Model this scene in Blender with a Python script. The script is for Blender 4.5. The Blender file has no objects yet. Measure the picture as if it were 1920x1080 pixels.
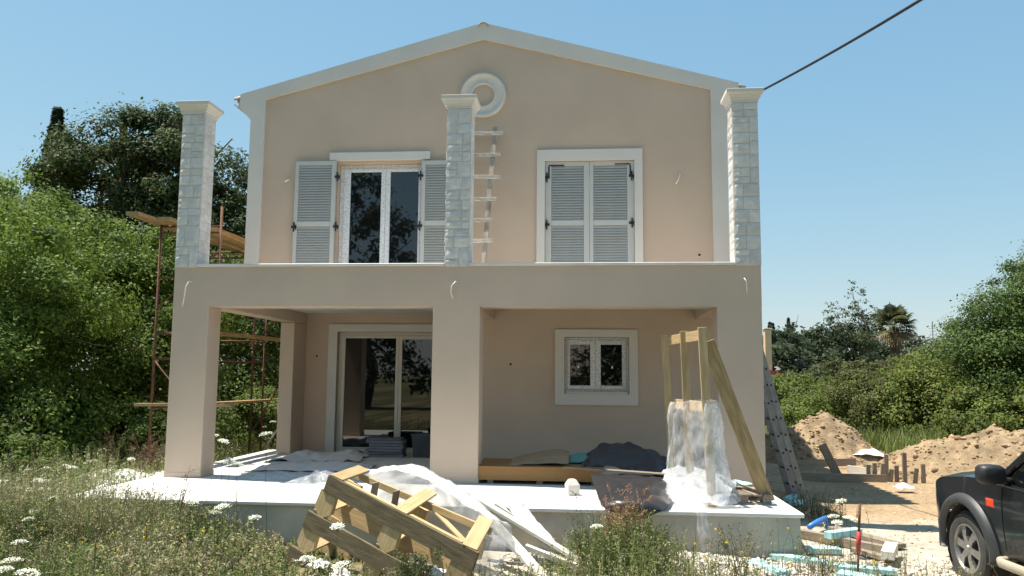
import bpy, bmesh, math, random
import numpy as np
from mathutils import Vector, Matrix

SC = bpy.context.scene
COL = SC.collection
R = random.Random(7)
NR = np.random.default_rng(11)
rad = math.radians

# ------------------------------------------------------------------ camera
CX, CY, CZ = 1.838, -11.513, 1.509
YAW, PIT, ROL, FPX = .0910, .1092, .0089, 1512.0
_cy, _sy, _cp, _sp = math.cos(YAW), math.sin(YAW), math.cos(PIT), math.sin(PIT)
_F = Vector((-_sy*_cp, _cy*_cp, _sp)); _R0 = Vector((_cy, _sy, 0)); _U0 = _R0.cross(_F)
_Rr = _R0*math.cos(ROL) + _U0*math.sin(ROL); _Ur = _U0*math.cos(ROL) - _R0*math.sin(ROL)
cam_data = bpy.data.cameras.new('camera'); cam = bpy.data.objects.new('camera', cam_data); COL.objects.link(cam)
cam.matrix_world = Matrix(((_Rr.x, _Ur.x, -_F.x, CX), (_Rr.y, _Ur.y, -_F.y, CY), (_Rr.z, _Ur.z, -_F.z, CZ), (0, 0, 0, 1)))
cam_data.sensor_width = 36; cam_data.lens = FPX/1920*36; cam_data.clip_start = .1; cam_data.clip_end = 2000
SC.camera = cam

# ------------------------------------------------------------------ sky, sun, exposure
SUN_TRAVEL = Vector((.35, -.05, -1)).normalized()
world = bpy.data.worlds.new('World'); SC.world = world; world.use_nodes = True
wn = world.node_tree; wn.nodes.clear()
_sky = wn.nodes.new('ShaderNodeTexSky'); _sky.sky_type = 'NISHITA'; _sky.sun_disc = False
_ts = -SUN_TRAVEL
_sky.sun_elevation = math.asin(_ts.z); _sky.sun_rotation = math.atan2(_ts.x, _ts.y)
_sky.air_density = 1.25; _sky.dust_density = .25; _sky.ozone_density = .7
_bg = wn.nodes.new('ShaderNodeBackground'); _bg.inputs['Strength'].default_value = .11
_wo = wn.nodes.new('ShaderNodeOutputWorld')
EXPO = .85
# the sky's own colour curve: a flatter, bluer summer sky than the model's white horizon
_in = wn.nodes.new('ShaderNodeSeparateColor'); _out = wn.nodes.new('ShaderNodeCombineColor'); wn.links.new(_sky.outputs[0], _in.inputs[0])
for _k, (_pre, _g, _a) in enumerate(((1.22, .74, .61), (1.26, .51, .70), (1.06, .32, .83))):
    _m1 = wn.nodes.new('ShaderNodeMath'); _m1.operation = 'MULTIPLY'; _m1.inputs[1].default_value = _pre*.11*1.275
    _m2 = wn.nodes.new('ShaderNodeMath'); _m2.operation = 'POWER'; _m2.inputs[1].default_value = _g
    _m3 = wn.nodes.new('ShaderNodeMath'); _m3.operation = 'MULTIPLY'; _m3.inputs[1].default_value = _a/(.11*2**EXPO)
    wn.links.new(_in.outputs[_k], _m1.inputs[0]); wn.links.new(_m1.outputs[0], _m2.inputs[0]); wn.links.new(_m2.outputs[0], _m3.inputs[0]); wn.links.new(_m3.outputs[0], _out.inputs[_k])
wn.links.new(_out.outputs[0], _bg.inputs[0]); wn.links.new(_bg.outputs[0], _wo.inputs[0])
sl = bpy.data.lights.new('sun', 'SUN'); sl.energy = 5.0; sl.angle = rad(.53); sl.color = (1, .93, .81)
sun = bpy.data.objects.new('sun', sl); COL.objects.link(sun)
sun.rotation_euler = SUN_TRAVEL.to_track_quat('-Z', 'Y').to_euler()
SC.view_settings.view_transform = 'Standard'; SC.view_settings.look = 'None'
SC.view_settings.gamma = 1; SC.view_settings.exposure = EXPO; SC.view_settings.use_curve_mapping = False
SC.cycles.max_bounces = 8; SC.cycles.transparent_max_bounces = 16

def P(px, py, x=None, y=None, z=None):
    """world point seen in that direction, at the given real x, y or z"""
    d = _F*FPX + _Rr*(px-960) - _Ur*(py-540)
    c = Vector((CX, CY, CZ))
    t = (x-CX)/d.x if x is not None else (y-CY)/d.y if y is not None else (z-CZ)/d.z
    return c + d*t

# ------------------------------------------------------------------ noise
def vnoise(p, seed=0):
    p = np.asarray(p, float); i = np.floor(p).astype(np.int64); f = p-i; f = f*f*(3-2*f)
    def h(a):
        n = (a[..., 0]*73856093) ^ (a[..., 1]*19349663) ^ (a[..., 2]*83492791) ^ (seed*2654435761)
        n = (n ^ (n >> 13))*1274126177 & 0x7fffffff
        return ((n ^ (n >> 16)) & 0xffff)/65535.
    r = 0
    for dx in (0, 1):
        for dy in (0, 1):
            for dz in (0, 1):
                w = (f[..., 0] if dx else 1-f[..., 0])*(f[..., 1] if dy else 1-f[..., 1])*(f[..., 2] if dz else 1-f[..., 2])
                r = r + w*h(i+np.array([dx, dy, dz]))
    return r*2-1
def fbm(p, o=4, seed=0):
    p = np.asarray(p, float); a = 1; s = 0
    for k in range(o):
        s = s+a*vnoise(p*2**k+17.3*k, seed+k); a *= .5
    return s

def ground_z(x, y):
    x = np.asarray(x, float); y = np.asarray(y, float)
    z = -.45-.13*np.clip((-1-y)/3, 0, 1)
    z = z+.10*np.clip((x-6)/6, 0, 1)*np.clip((y+1)/4, 0, 1)
    z = z+.03*vnoise(np.stack([x*.6, y*.6, 0*x], -1), 3)+.012*vnoise(np.stack([x*3, y*3, 0*x], -1), 4)
    return z
def gz(x, y): return float(ground_z(x, y))

# ------------------------------------------------------------------ materials
MATS = {}
def mat(name, col, rough=.7, var=.0, vscale=4., bump=0., bscale=40., spec=.5, metal=0., objrand=0., stretch=None, col2=None, coat=0., detail=5):
    m = bpy.data.materials.new(name); m.use_nodes = True; nt = m.node_tree; N = nt.nodes; L = nt.links
    b = N['Principled BSDF']; b.inputs['Roughness'].default_value = rough; b.inputs['Metallic'].default_value = metal
    b.inputs['Specular IOR Level'].default_value = spec; b.inputs['Coat Weight'].default_value = coat
    b.inputs['Base Color'].default_value = (*col, 1)
    tc = N.new('ShaderNodeTexCoord'); src = tc.outputs['Object']
    if stretch:
        mp = N.new('ShaderNodeMapping'); mp.inputs['Scale'].default_value = stretch; L.new(src, mp.inputs[0]); src = mp.outputs[0]
    if objrand:
        oi = N.new('ShaderNodeObjectInfo'); ad = N.new('ShaderNodeVectorMath'); ad.operation = 'ADD'
        mu = N.new('ShaderNodeMath'); mu.operation = 'MULTIPLY'; mu.inputs[1].default_value = 37.
        L.new(oi.outputs['Random'], mu.inputs[0]); L.new(src, ad.inputs[0]); L.new(mu.outputs[0], ad.inputs[1]); src = ad.outputs[0]
    if var or objrand:
        ns = N.new('ShaderNodeTexNoise'); ns.inputs['Scale'].default_value = vscale; ns.inputs['Detail'].default_value = detail; L.new(src, ns.inputs[0])
        cr = N.new('ShaderNodeValToRGB'); c2 = col2 or tuple(c*(1-var) for c in col); c1 = col if col2 else tuple(min(1, c*(1+var*.6)) for c in col)
        cr.color_ramp.elements[0].color = (*c2, 1); cr.color_ramp.elements[1].color = (*c1, 1)
        cr.color_ramp.elements[0].position = .3; cr.color_ramp.elements[1].position = .7
        L.new(ns.outputs[0], cr.inputs[0]); out = cr.outputs[0]
        if objrand:
            mx = N.new('ShaderNodeHueSaturation'); mr = N.new('ShaderNodeMapRange')
            mr.inputs[3].default_value = 1-objrand; mr.inputs[4].default_value = 1+objrand*.6
            L.new(oi.outputs['Random'], mr.inputs[0]); L.new(mr.outputs[0], mx.inputs['Value']); L.new(out, mx.inputs['Color']); out = mx.outputs[0]
        L.new(out, b.inputs['Base Color'])
    if bump:
        n2 = N.new('ShaderNodeTexNoise'); n2.inputs['Scale'].default_value = bscale; n2.inputs['Detail'].default_value = 4; L.new(src, n2.inputs[0])
        bp = N.new('ShaderNodeBump'); bp.inputs['Strength'].default_value = min(1, bump); bp.inputs['Distance'].default_value = .01
        L.new(n2.outputs[0], bp.inputs['Height']); L.new(bp.outputs[0], b.inputs['Normal'])
    MATS[name] = m
    return m

def mat_attr(name, rough=.6, transl=0., noise=0., nscale=30., bump=0., spec=.3):
    """colour from the mesh's own 'col' attribute (leaf / soil colour)"""
    m = bpy.data.materials.new(name); m.use_nodes = True; nt = m.node_tree; N = nt.nodes; L = nt.links
    b = N['Principled BSDF']; b.inputs['Roughness'].default_value = rough; b.inputs['Specular IOR Level'].default_value = spec
    at = N.new('ShaderNodeAttribute'); at.attribute_name = 'col'; out = at.outputs['Color']
    if noise:
        tc = N.new('ShaderNodeTexCoord'); ns = N.new('ShaderNodeTexNoise'); ns.inputs['Scale'].default_value = nscale; ns.inputs['Detail'].default_value = 8
        ns.inputs['Roughness'].default_value = .65
        L.new(tc.outputs['Object'], ns.inputs[0]); mr = N.new('ShaderNodeMapRange'); mr.inputs[1].default_value = .25; mr.inputs[2].default_value = .75
        mr.inputs[3].default_value = 1-noise; mr.inputs[4].default_value = 1+noise
        L.new(ns.outputs[0], mr.inputs[0]); h = N.new('ShaderNodeHueSaturation'); L.new(mr.outputs[0], h.inputs['Value']); L.new(out, h.inputs['Color']); out = h.outputs[0]
        if bump:
            bp = N.new('ShaderNodeBump'); bp.inputs['Strength'].default_value = bump; bp.inputs['Distance'].default_value = .03
            L.new(ns.outputs[0], bp.inputs['Height']); L.new(bp.outputs[0], b.inputs['Normal'])
    L.new(out, b.inputs['Base Color'])
    if transl:
        tr = N.new('ShaderNodeBsdfTranslucent'); mx = N.new('ShaderNodeMixShader'); mx.inputs[0].default_value = transl
        h2 = N.new('ShaderNodeHueSaturation'); h2.inputs['Value'].default_value = 1.35; h2.inputs['Hue'].default_value = .485; L.new(out, h2.inputs['Color'])
        L.new(h2.outputs[0], tr.inputs['Color']); L.new(b.outputs[0], mx.inputs[1]); L.new(tr.outputs[0], mx.inputs[2])
        L.new(mx.outputs[0], N['Material Output'].inputs['Surface'])
    MATS[name] = m
    return m

def mat_plastic(name, col=(.85, .87, .9), alpha=.5, rough=.18):
    """thin translucent polythene film"""
    m = bpy.data.materials.new(name); m.use_nodes = True; nt = m.node_tree; N = nt.nodes; L = nt.links
    b = N['Principled BSDF']; b.inputs['Base Color'].default_value = (*col, 1); b.inputs['Roughness'].default_value = rough
    tr = N.new('ShaderNodeBsdfTranslucent'); tr.inputs[0].default_value = (*col, 1)
    m1 = N.new('ShaderNodeMixShader'); m1.inputs[0].default_value = .45; L.new(b.outputs[0], m1.inputs[1]); L.new(tr.outputs[0], m1.inputs[2])
    tp = N.new('ShaderNodeBsdfTransparent'); m2 = N.new('ShaderNodeMixShader')
    tc = N.new('ShaderNodeTexCoord'); ns = N.new('ShaderNodeTexNoise'); ns.inputs['Scale'].default_value = 5; ns.inputs['Detail'].default_value = 5
    L.new(tc.outputs['Object'], ns.inputs[0]); mr = N.new('ShaderNodeMapRange'); mr.inputs[1].default_value = .3; mr.inputs[2].default_value = .7
    mr.inputs[3].default_value = max(0, alpha-.25); mr.inputs[4].default_value = min(1, alpha+.25); L.new(ns.outputs[0], mr.inputs[0])
    L.new(mr.outputs[0], m2.inputs[0]); L.new(tp.outputs[0], m2.inputs[1]); L.new(m1.outputs[0], m2.inputs[2])
    L.new(m2.outputs[0], N['Material Output'].inputs['Surface']); MATS[name] = m
    return m

STUCCO = mat('stucco', (.575, .452, .352), .95, .08, .9, .4, 110., .2)
TRIM = mat('white_render', (.66, .625, .575), .9, .05, 1.5, .25, 120., .2)
CONCRETE = mat('concrete', (.52, .475, .405), .95, .3, 1.6, .5, 30., .2)
MARBLE = mat('white_marble', (.73, .715, .68), .5, .12, 2, 0, 1, .4)
STONE = mat('split_stone', (.66, .635, .60), .7, .14, 9, .5, 60., .35, objrand=.10)
MORTAR = mat('mortar', (.50, .49, .47), .95, .1, 10)
SHUTTER = mat('shutter_paint', (.50, .505, .485), .55, .03, 6)
BLACK_METAL = mat('black_iron', (.02, .02, .022), .5)
UPVC = mat('white_upvc', (.78, .78, .78), .35)
CREAM_ALU = mat('cream_aluminium', (.62, .58, .50), .45)
ROOFTILE = mat('clay_tile', (.50, .42, .35), .85, .35, 5, .3, 20, objrand=.2)
CABLE = mat('black_cable', (.02, .02, .025), .5)
CONDUIT = mat('white_conduit', (.80, .76, .68), .5)
PINE = mat('new_pine', (.62, .46, .25), .75, .0, 4, .4, 25, .25, objrand=.22, stretch=(1, 9, 9), col2=(.43, .30, .15), detail=8)
OLDWOOD = mat('weathered_wood', (.36, .30, .23), .85, .0, 6, .5, 25, .2, objrand=.2, stretch=(1, 12, 12), col2=(.22, .175, .13))
PALEWOOD = mat('pale_board', (.80, .76, .68), .75, .0, 5, .3, 20, .25, objrand=.07, stretch=(1, 10, 10), col2=(.68, .62, .52))
USEDPINE = mat('used_pine', (.47, .33, .16), .8, .0, 4, .4, 25, .2, objrand=.1, stretch=(1, 9, 9), col2=(.27, .19, .10))
CRATESHADEWOOD = mat('crate_shaded_wood', (.23, .18, .105), .85, .0, 5, .4, 25, .2, objrand=.14, stretch=(1, 9, 9), col2=(.11, .088, .058))  # shade of the crate's front boards put into the colour, plus slight grime
LADDERWOOD = mat('plaster_splashed_wood', (.72, .67, .60), .9, .0, 9, .4, 30, .2, objrand=.1, stretch=(1, 3, 3), col2=(.40, .35, .30))
OSB = mat('osb', (.33, .18, .07), .75, .0, 22, .3, 30, .3, stretch=(1, 1, 2.2), col2=(.20, .10, .036), detail=8)
CARDBOARD = mat('cardboard', (.40, .28, .17), .9, .1, 4)
RUST = mat('rusty_steel', (.16, .075, .045), .8, .35, 12, .4, 40, .4, objrand=.15)
ALU = mat('dull_aluminium', (.30, .30, .29), .45, .2, 6, .1, 30, .5, metal=.55)
TARP = mat('dark_tarpaulin', (.055, .06, .068), .42, .2, 5, .2, 25, .5)
BLACKFILM = mat('black_polythene', (.028, .028, .032), .3, .2, 6, .2, 20, .5)
WHITESHEET = mat('white_sheet', (.68, .68, .68), .6, .08, 5, .25, 14, .3)
FOAM = mat('blue_foam', (.40, .68, .68), .85, .16, 6, .2, 60, .2)
BLUEPLASTIC = mat('blue_plastic', (.04, .20, .62), .4)
TEAL = mat('teal_plastic', (.10, .36, .33), .5)
CARTON = mat('grey_carton', (.20, .20, .22), .7, .15, 6, objrand=.25)
REDTAPE = mat('red_paint', (.45, .04, .035), .6, .2, 12)
FILM = mat_plastic('clear_film', alpha=.34, rough=.1)
FILMDENSE = mat_plastic('milky_film', alpha=.72, rough=.14)
LEAF = mat_attr('leaf', .6, .32, spec=.18)
WEED = mat_attr('weed', .7, .25, spec=.2)
SOIL = mat_attr('soil', .95, 0, .35, 9., .8, spec=.15)
PETAL = mat('white_petal', (.78, .78, .66), .8, .1, 60)
BARK = mat('bark', (.12, .09, .065), .95, .3, 9, .6, 30, .1, stretch=(1, 1, .25))

def mat_glass():
    m = bpy.data.materials.new('window_glass'); m.use_nodes = True; b = m.node_tree.nodes['Principled BSDF']
    b.inputs['Base Color'].default_value = (.006, .007, .008, 1); b.inputs['Roughness'].default_value = .015
    b.inputs['IOR'].default_value = 1.75; b.inputs['Specular IOR Level'].default_value = .5
    MATS['glass'] = m; return m
GLASS = mat_glass()
def mat_tape():
    """white profile under protective film with a grey print"""
    m = mat('printed_film_profile', (.74, .75, .76), .35); nt = m.node_tree; N = nt.nodes; L = nt.links; b = N['Principled BSDF']
    tc = N.new('ShaderNodeTexCoord'); mp = N.new('ShaderNodeMapping'); mp.inputs['Rotation'].default_value = (0, rad(28), 0); mp.inputs['Scale'].default_value = (24, 24, 55)
    L.new(tc.outputs['Object'], mp.inputs[0])
    br = N.new('ShaderNodeTexNoise'); br.inputs['Scale'].default_value = 1.; br.inputs['Detail'].default_value = 1; L.new(mp.outputs[0], br.inputs[0])
    cr = N.new('ShaderNodeValToRGB'); cr.color_ramp.elements[0].position = .52; cr.color_ramp.elements[1].position = .58
    cr.color_ramp.elements[0].color = (.74, .75, .76, 1); cr.color_ramp.elements[1].color = (.55, .56, .58, 1)
    L.new(br.outputs[0], cr.inputs[0]); L.new(cr.outputs[0], b.inputs['Base Color']); return m
TAPE = mat_tape()

# ------------------------------------------------------------------ mesh helpers
W = {}
def link(o, parent=None, M=None):
    COL.objects.link(o)
    M = M if M is not None else Matrix.Identity(4)
    W[o.name] = M.copy()
    if parent is not None:
        o.parent = parent; o.matrix_basis = W[parent.name].inverted() @ M
    else: o.matrix_basis = M
    return o
def tag(o, label, cat, group=None, kind=None):
    if label: o['label'] = label
    if cat: o['category'] = cat
    if group: o['group'] = group
    if kind: o['kind'] = kind
    return o
def thing(name, loc, label, cat, group=None, rz=0):
    o = bpy.data.objects.new(name, None); o.empty_display_size = .2
    link(o, None, Matrix.Translation(Vector(loc)) @ Matrix.Rotation(rz, 4, 'Z'))
    return tag(o, label, cat, group)
def obj(name, me, parent=None, M=None, label=None):
    o = bpy.data.objects.new(name, me); link(o, parent, M)
    if label: o['label'] = label
    return o

class MB:
    def __init__(s): s.v = []; s.f = []
    def add(s, v, f):
        k = len(s.v); s.v += [tuple(p) for p in v]; s.f += [tuple(i+k for i in q) for q in f]; return s
    def box(s, x0, x1, y0, y1, z0, z1):
        v = [(x, y, z) for x in (x0, x1) for y in (y0, y1) for z in (z0, z1)]
        return s.add(v, [(0, 1, 3, 2), (4, 6, 7, 5), (0, 4, 5, 1), (2, 3, 7, 6), (0, 2, 6, 4), (1, 5, 7, 3)])
    def bbox(s, x0, x1, y0, y1, z0, z1, b=.006):
        """box with chamfered edges"""
        lo = (x0, y0, z0); hi = (x1, y1, z1); b = min(b, .45*min(x1-x0, y1-y0, z1-z0)); v = []; ix = {}
        for cx in (0, 1):
            for cy in (0, 1):
                for cz in (0, 1):
                    for ax in range(3):
                        p = []
                        for k, c in enumerate((cx, cy, cz)):
                            e = hi[k] if c else lo[k]
                            p.append(e if k == ax else e+(-b if c else b))
                        ix[(cx, cy, cz, ax)] = len(v); v.append(p)
        f = []
        for ax in range(3):
            a, c = [(1, 2), (2, 0), (0, 1)][ax]
            for s_ in (0, 1):
                q = []
                for (i, j) in ((0, 0), (1, 0), (1, 1), (0, 1)):
                    k = [0, 0, 0]; k[ax] = s_; k[a] = i; k[c] = j; q.append(ix[(*k, ax)])
                f.append(q if s_ else q[::-1])
            for i in (0, 1):
                for j in (0, 1):
                    k0 = [0, 0, 0]; k0[a] = i; k0[c] = j; k1 = list(k0); k1[ax] = 1
                    q = [ix[(*k0, a)], ix[(*k1, a)], ix[(*k1, c)], ix[(*k0, c)]]; f.append(q if i == j else q[::-1])
        for cx in (0, 1):
            for cy in (0, 1):
                for cz in (0, 1):
                    q = [ix[(cx, cy, cz, a)] for a in range(3)]; f.append(q if (cx+cy+cz) % 2 else q[::-1])
        return s.add(v, f)
    def prism(s, poly, y0, y1):
        """poly of (x,z), extruded along y"""
        n = len(poly); v = [(x, y0, z) for x, z in poly]+[(x, y1, z) for x, z in poly]
        return s.add(v, [tuple(range(n)), tuple(range(2*n-1, n-1, -1))]+[(i, i+n, (i+1) % n+n, (i+1) % n) for i in range(n)])
    def tube(s, pts, r, n=8, cap=True):
        pts = [Vector(p) for p in pts]; v = []; f = []
        rr = r if isinstance(r, (list, tuple)) else [r]*len(pts)
        for i, p in enumerate(pts):
            t = (pts[min(i+1, len(pts)-1)]-pts[max(i-1, 0)]).normalized()
            a = t.orthogonal().normalized() if i == 0 else (a-t*a.dot(t)).normalized()
            b = t.cross(a)
            for k in range(n):
                w = 2*math.pi*k/n; v.append(p+(a*math.cos(w)+b*math.sin(w))*rr[i])
        for i in range(len(pts)-1):
            for k in range(n):
                f.append((i*n+k, i*n+(k+1) % n, (i+1)*n+(k+1) % n, (i+1)*n+k))
        if cap: f += [tuple(range(n))[::-1], tuple(range((len(pts)-1)*n, len(pts)*n))]
        return s.add(v, f)
    def lathe(s, prof, n=32, M=None, close=False):
        """prof of (r,h) around local z"""
        v = []; f = []; m = len(prof)
        for k in range(n):
            w = 2*math.pi*k/n
            for r_, h in prof:
                p = Vector((r_*math.cos(w), r_*math.sin(w), h)); v.append(M @ p if M else p)
        for k in range(n):
            for i in range(m if close else m-1):
                j = (i+1) % m; f.append((k*m+i, ((k+1) % n)*m+i, ((k+1) % n)*m+j, k*m+j))
        return s.add(v, f)
    def mesh(s, name, material, smooth=False, col=None):
        me = bpy.data.meshes.new(name); me.from_pydata(s.v, [], s.f)
        b = bmesh.new(); b.from_mesh(me); bmesh.ops.recalc_face_normals(b, faces=b.faces); b.to_mesh(me); b.free()
        me.materials.append(material)
        if smooth: me.shade_smooth()
        return me
    def build(s, name, material, parent=None, M=None, smooth=False, label=None):
        return obj(name, s.mesh(name, material, smooth), parent, M, label)

def frame_M(p0, p1, up=(0, 0, 1), roll=0):
    """local x from p0 to p1, local z near up, origin p0"""
    p0 = Vector(p0); x = (Vector(p1)-p0).normalized(); u = Vector(up)
    y = u.cross(x)
    if y.length < 1e-4: y = Vector((0, 1, 0)).cross(x)
    y.normalize(); z = x.cross(y)
    M = Matrix(((x.x, y.x, z.x, p0.x), (x.y, y.y, z.y, p0.y), (x.z, y.z, z.z, p0.z), (0, 0, 0, 1)))
    return M @ Matrix.Rotation(roll, 4, 'X') if roll else M
def plank(name, p0, p1, w, t, material, parent=None, up=(0, 0, 1), roll=0, b=.003, warp=0.):
    """a sawn board from p0 to p1: width w across, thickness t along 'up'; slightly warped"""
    Lg = (Vector(p1)-Vector(p0)).length; m = MB()
    if warp:
        n = 6; v = []; f = []; a = R.uniform(-1, 1)*warp; c = R.uniform(-1, 1)*warp
        for i in range(n+1):
            u = i/n; dz = a*math.sin(u*math.pi); dy = c*math.sin(u*math.pi)
            v += [(u*Lg, sy*w/2+dy, sz*t/2+dz) for sy, sz in ((-1, -1), (1, -1), (1, 1), (-1, 1))]
        for i in range(n):
            for k in range(4): f.append((i*4+k, i*4+(k+1) % 4, i*4+4+(k+1) % 4, i*4+4+k))
        f += [(3, 2, 1, 0), (n*4, n*4+1, n*4+2, n*4+3)]; m.add(v, f)
    else: m.bbox(0, Lg, -w/2, w/2, -t/2, t/2, b)
    return m.build(name, material, parent, frame_M(p0, p1, up, roll))

def np_mesh(name, v, quads, material, col=None, smooth=False, tris=None):
    me = bpy.data.meshes.new(name); v = np.asarray(v, np.float32); q = np.asarray(quads, np.int32).reshape(-1, 4) if quads is not None and len(quads) else np.zeros((0, 4), np.int32)
    t = np.asarray(tris, np.int32).reshape(-1, 3) if tris is not None and len(tris) else np.zeros((0, 3), np.int32)
    me.vertices.add(len(v)); me.vertices.foreach_set('co', v.ravel())
    me.loops.add(q.size+t.size); me.loops.foreach_set('vertex_index', np.concatenate([q.ravel(), t.ravel()]))
    me.polygons.add(len(q)+len(t))
    st = np.concatenate([np.arange(len(q))*4, q.size+np.arange(len(t))*3]).astype(np.int32)
    me.polygons.foreach_set('loop_start', st)
    me.update(calc_edges=True); me.validate()
    if col is not None:
        a = me.color_attributes.new('col', 'FLOAT_COLOR', 'POINT'); c = np.ones((len(v), 4), np.float32); c[:, :3] = col; a.data.foreach_set('color', c.ravel())
    me.materials.append(material)
    if smooth: me.shade_smooth()
    return me

def leaf_quads(cen, nrm, size, asp=.55, rng=NR):
    """diamond leaves: verts (N*4,3)"""
    n = len(cen); a = rng.normal(size=(n, 3)); nrm = nrm/np.linalg.norm(nrm, axis=1, keepdims=True)
    a -= nrm*(a*nrm).sum(1, keepdims=True); a /= np.linalg.norm(a, axis=1, keepdims=True)+1e-9
    b = np.cross(nrm, a); s = np.asarray(size).reshape(-1, 1)
    v = np.stack([cen-a*s*.5, cen+b*s*asp*.5-nrm*s*.06, cen+a*s*.5-nrm*s*.1, cen-b*s*asp*.5-nrm*s*.06], 1).reshape(-1, 3)
    return v, np.arange(n*4).reshape(-1, 4)

def sheet(name, ctrl, material, parent=None, sub=8, amp=.03, fscale=6., seed=1, smooth=True, aniso=(1, 1, 1)):
    """crumpled sheet over a grid of control points"""
    C = np.array(ctrl, float); m, n = C.shape[:2]
    def up(A, k):  # catmull along axis 0
        out = []; mm = len(A)
        for i in range(mm-1):
            p0, p1, p2, p3 = A[max(i-1, 0)], A[i], A[i+1], A[min(i+2, mm-1)]
            for j in range(k):
                t = j/k; out.append(.5*(2*p1+(p2-p0)*t+(2*p0-5*p1+4*p2-p3)*t*t+(3*p1-p0-3*p2+p3)*t**3))
        out.append(A[-1]); return np.array(out)
    G = up(C, sub); G = np.swapaxes(up(np.swapaxes(G, 0, 1), sub), 0, 1)
    du = np.gradient(G, axis=0); dv = np.gradient(G, axis=1); nr = np.cross(du, dv); nr /= np.linalg.norm(nr, axis=2, keepdims=True)+1e-9
    q = G*fscale*np.array(aniso); q = q+.6*np.stack([vnoise(q*.7, seed+7), vnoise(q*.7+9, seed+8), vnoise(q*.7+20, seed+9)], -1)
    d = (1-2*np.abs(vnoise(q, seed)))*.7+(1-2*np.abs(vnoise(q*2.3+5, seed+1)))*.4+(1-2*np.abs(vnoise(q*5, seed+2)))*.2
    G = G+nr*(d*amp)[..., None]
    M_, N_ = G.shape[:2]; v = G.reshape(-1, 3); idx = np.arange(M_*N_).reshape(M_, N_)
    qd = np.stack([idx[:-1, :-1], idx[1:, :-1], idx[1:, 1:], idx[:-1, 1:]], -1).reshape(-1, 4)
    base = Vector(v.mean(0)) if parent is None else Vector((0, 0, 0))
    me = np_mesh(name, v-np.array(base), qd, material, smooth=smooth)
    o = obj(name, me, parent, Matrix.Translation(base) if parent is None else None)
    return o

# ================================================================== GROUND
def axis(lo, hi, step, far):
    a = list(np.arange(lo, hi+1e-6, step)); k = step
    while a[-1] < far: k *= 1.35; a.append(a[-1]+k)
    k = step
    while a[0] > -far: k *= 1.35; a.insert(0, a[0]-k)
    return np.array(a)
gx, gy = axis(-14, 16, .16, 900), axis(-7, 18, .16, 900)
XX, YY = np.meshgrid(gx, gy, indexing='ij'); ZZ = ground_z(XX, YY)
p3 = np.stack([XX, YY, 0*XX], -1)
grass_c = np.array([.095, .098, .042]); dry = np.array([.21, .175, .10]); pale = np.array([.43, .385, .315]); tan = np.array([.33, .235, .14])
n1 = fbm(p3*.8, 4, 21); n2 = fbm(p3*2.3, 4, 31)
def sm(a, b, x): t = np.clip((x-a)/(b-a), 0, 1); return t*t*(3-2*t)
wt = sm(3.6, 5.2, XX+n1*.5)*sm(-6, -3, YY)                      # bare yard at the right
wpale = sm(-.2, 1.2, XX+n1*.6)*sm(-4.5, -3, YY)*sm(1.3, .1, YY+n1*.4)   # pale gravel and plaster dust before the porch
yard = np.clip(wt+wpale, 0, 1)*sm(13, 9.5, YY+n1)*sm(14.5, 12, XX+n1)
ptan = sm(-1.4, 1.2, YY+.8*n1)*sm(4, 5, XX)
base = pale*(1-ptan)[..., None]+tan*ptan[..., None]
gr = grass_c*(1-sm(-.2, .7, n2))[..., None]+dry*sm(-.2, .7, n2)[..., None]
gc = gr*(1-yard)[..., None]+base*yard[..., None]
gc = gc*(1+.14*n2)[..., None]
gi = np.arange(XX.size).reshape(XX.shape)
gq = np.stack([gi[:-1, :-1], gi[1:, :-1], gi[1:, 1:], gi[:-1, 1:]], -1).reshape(-1, 4)
ground = obj('ground', np_mesh('ground', np.stack([XX, YY, ZZ], -1).reshape(-1, 3), gq, SOIL, gc.reshape(-1, 3), True)); ground['kind'] = 'structure'

# ================================================================== HOUSE
D, D2, DR = 2.476, 4.285, 3.59
ZB, ZP = 2.51, 3.14
HB = 11.0
house = thing('house', (0, 0, -.45), 'two-storey beige rendered house with white gable trim and stone balcony columns', 'house')
def part(mb, name, m, smooth=False, parent=None, M=None, label=None): return mb.build(name, m, parent or house, M, smooth, label)
rake = lambda x: 7.59-abs(x)*(7.59-6.55)/4.035            # lower line of the white band
rtop = lambda x: 7.90-abs(x)*(7.90-6.66)/4.52             # upper line

# porch floor and its concrete plinth
m = MB(); m.bbox(-4.52, 4.29, -1.975, 4.5, -.045, 0, .008); part(m, 'porch_floor', MARBLE)
m = MB(); m.box(-4.48, 4.25, -1.94, 4.45, -.9, -.046); part(m, 'plinth', CONCRETE)
# pillars
for x0, x1 in ((-4.3, -3.745), (-.363, .328), (3.684, 4.3)):
    m = MB(); m.bbox(x0, x1, 0, .42, .001, ZB+.05, .008); pl = part(m, 'pillar', STUCCO)
    m = MB(); m.bbox(x0-.006, x1+.006, -.006, .426, .0015, .075, .003); part(m, 'skirting', STUCCO, parent=pl)
m = MB(); m.bbox(-4.02, -3.745, DR, D2-.002, .001, ZB, .01); part(m, 'rear_pillar', STUCCO)
# front beam with the parapet, side and middle beams
m = MB(); m.box(-4.3005, 4.3005, -.0006, .4206, ZB, 3.10); part(m, 'front_beam', STUCCO)
m = MB(); m.bbox(-4.03, -3.743, .423, D2+.1, ZB+.004, 3.098, .01); part(m, 'side_beam', STUCCO)
m = MB(); m.bbox(3.70, 4.296, .423, D-.002, ZB+.004, 3.098, .01); part(m, 'side_beam', STUCCO)
m = MB(); m.bbox(-.30, .26, .423, D-.002, ZB-.02, 2.729, .01); part(m, 'cross_beam', STUCCO)
for x0, x1 in ((-3.945, -.20), (.16, 3.945)):
    m = MB(); m.bbox(x0, x1, -.035, .30, 3.101, 3.14, .006); part(m, 'parapet_coping', MARBLE)
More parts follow.
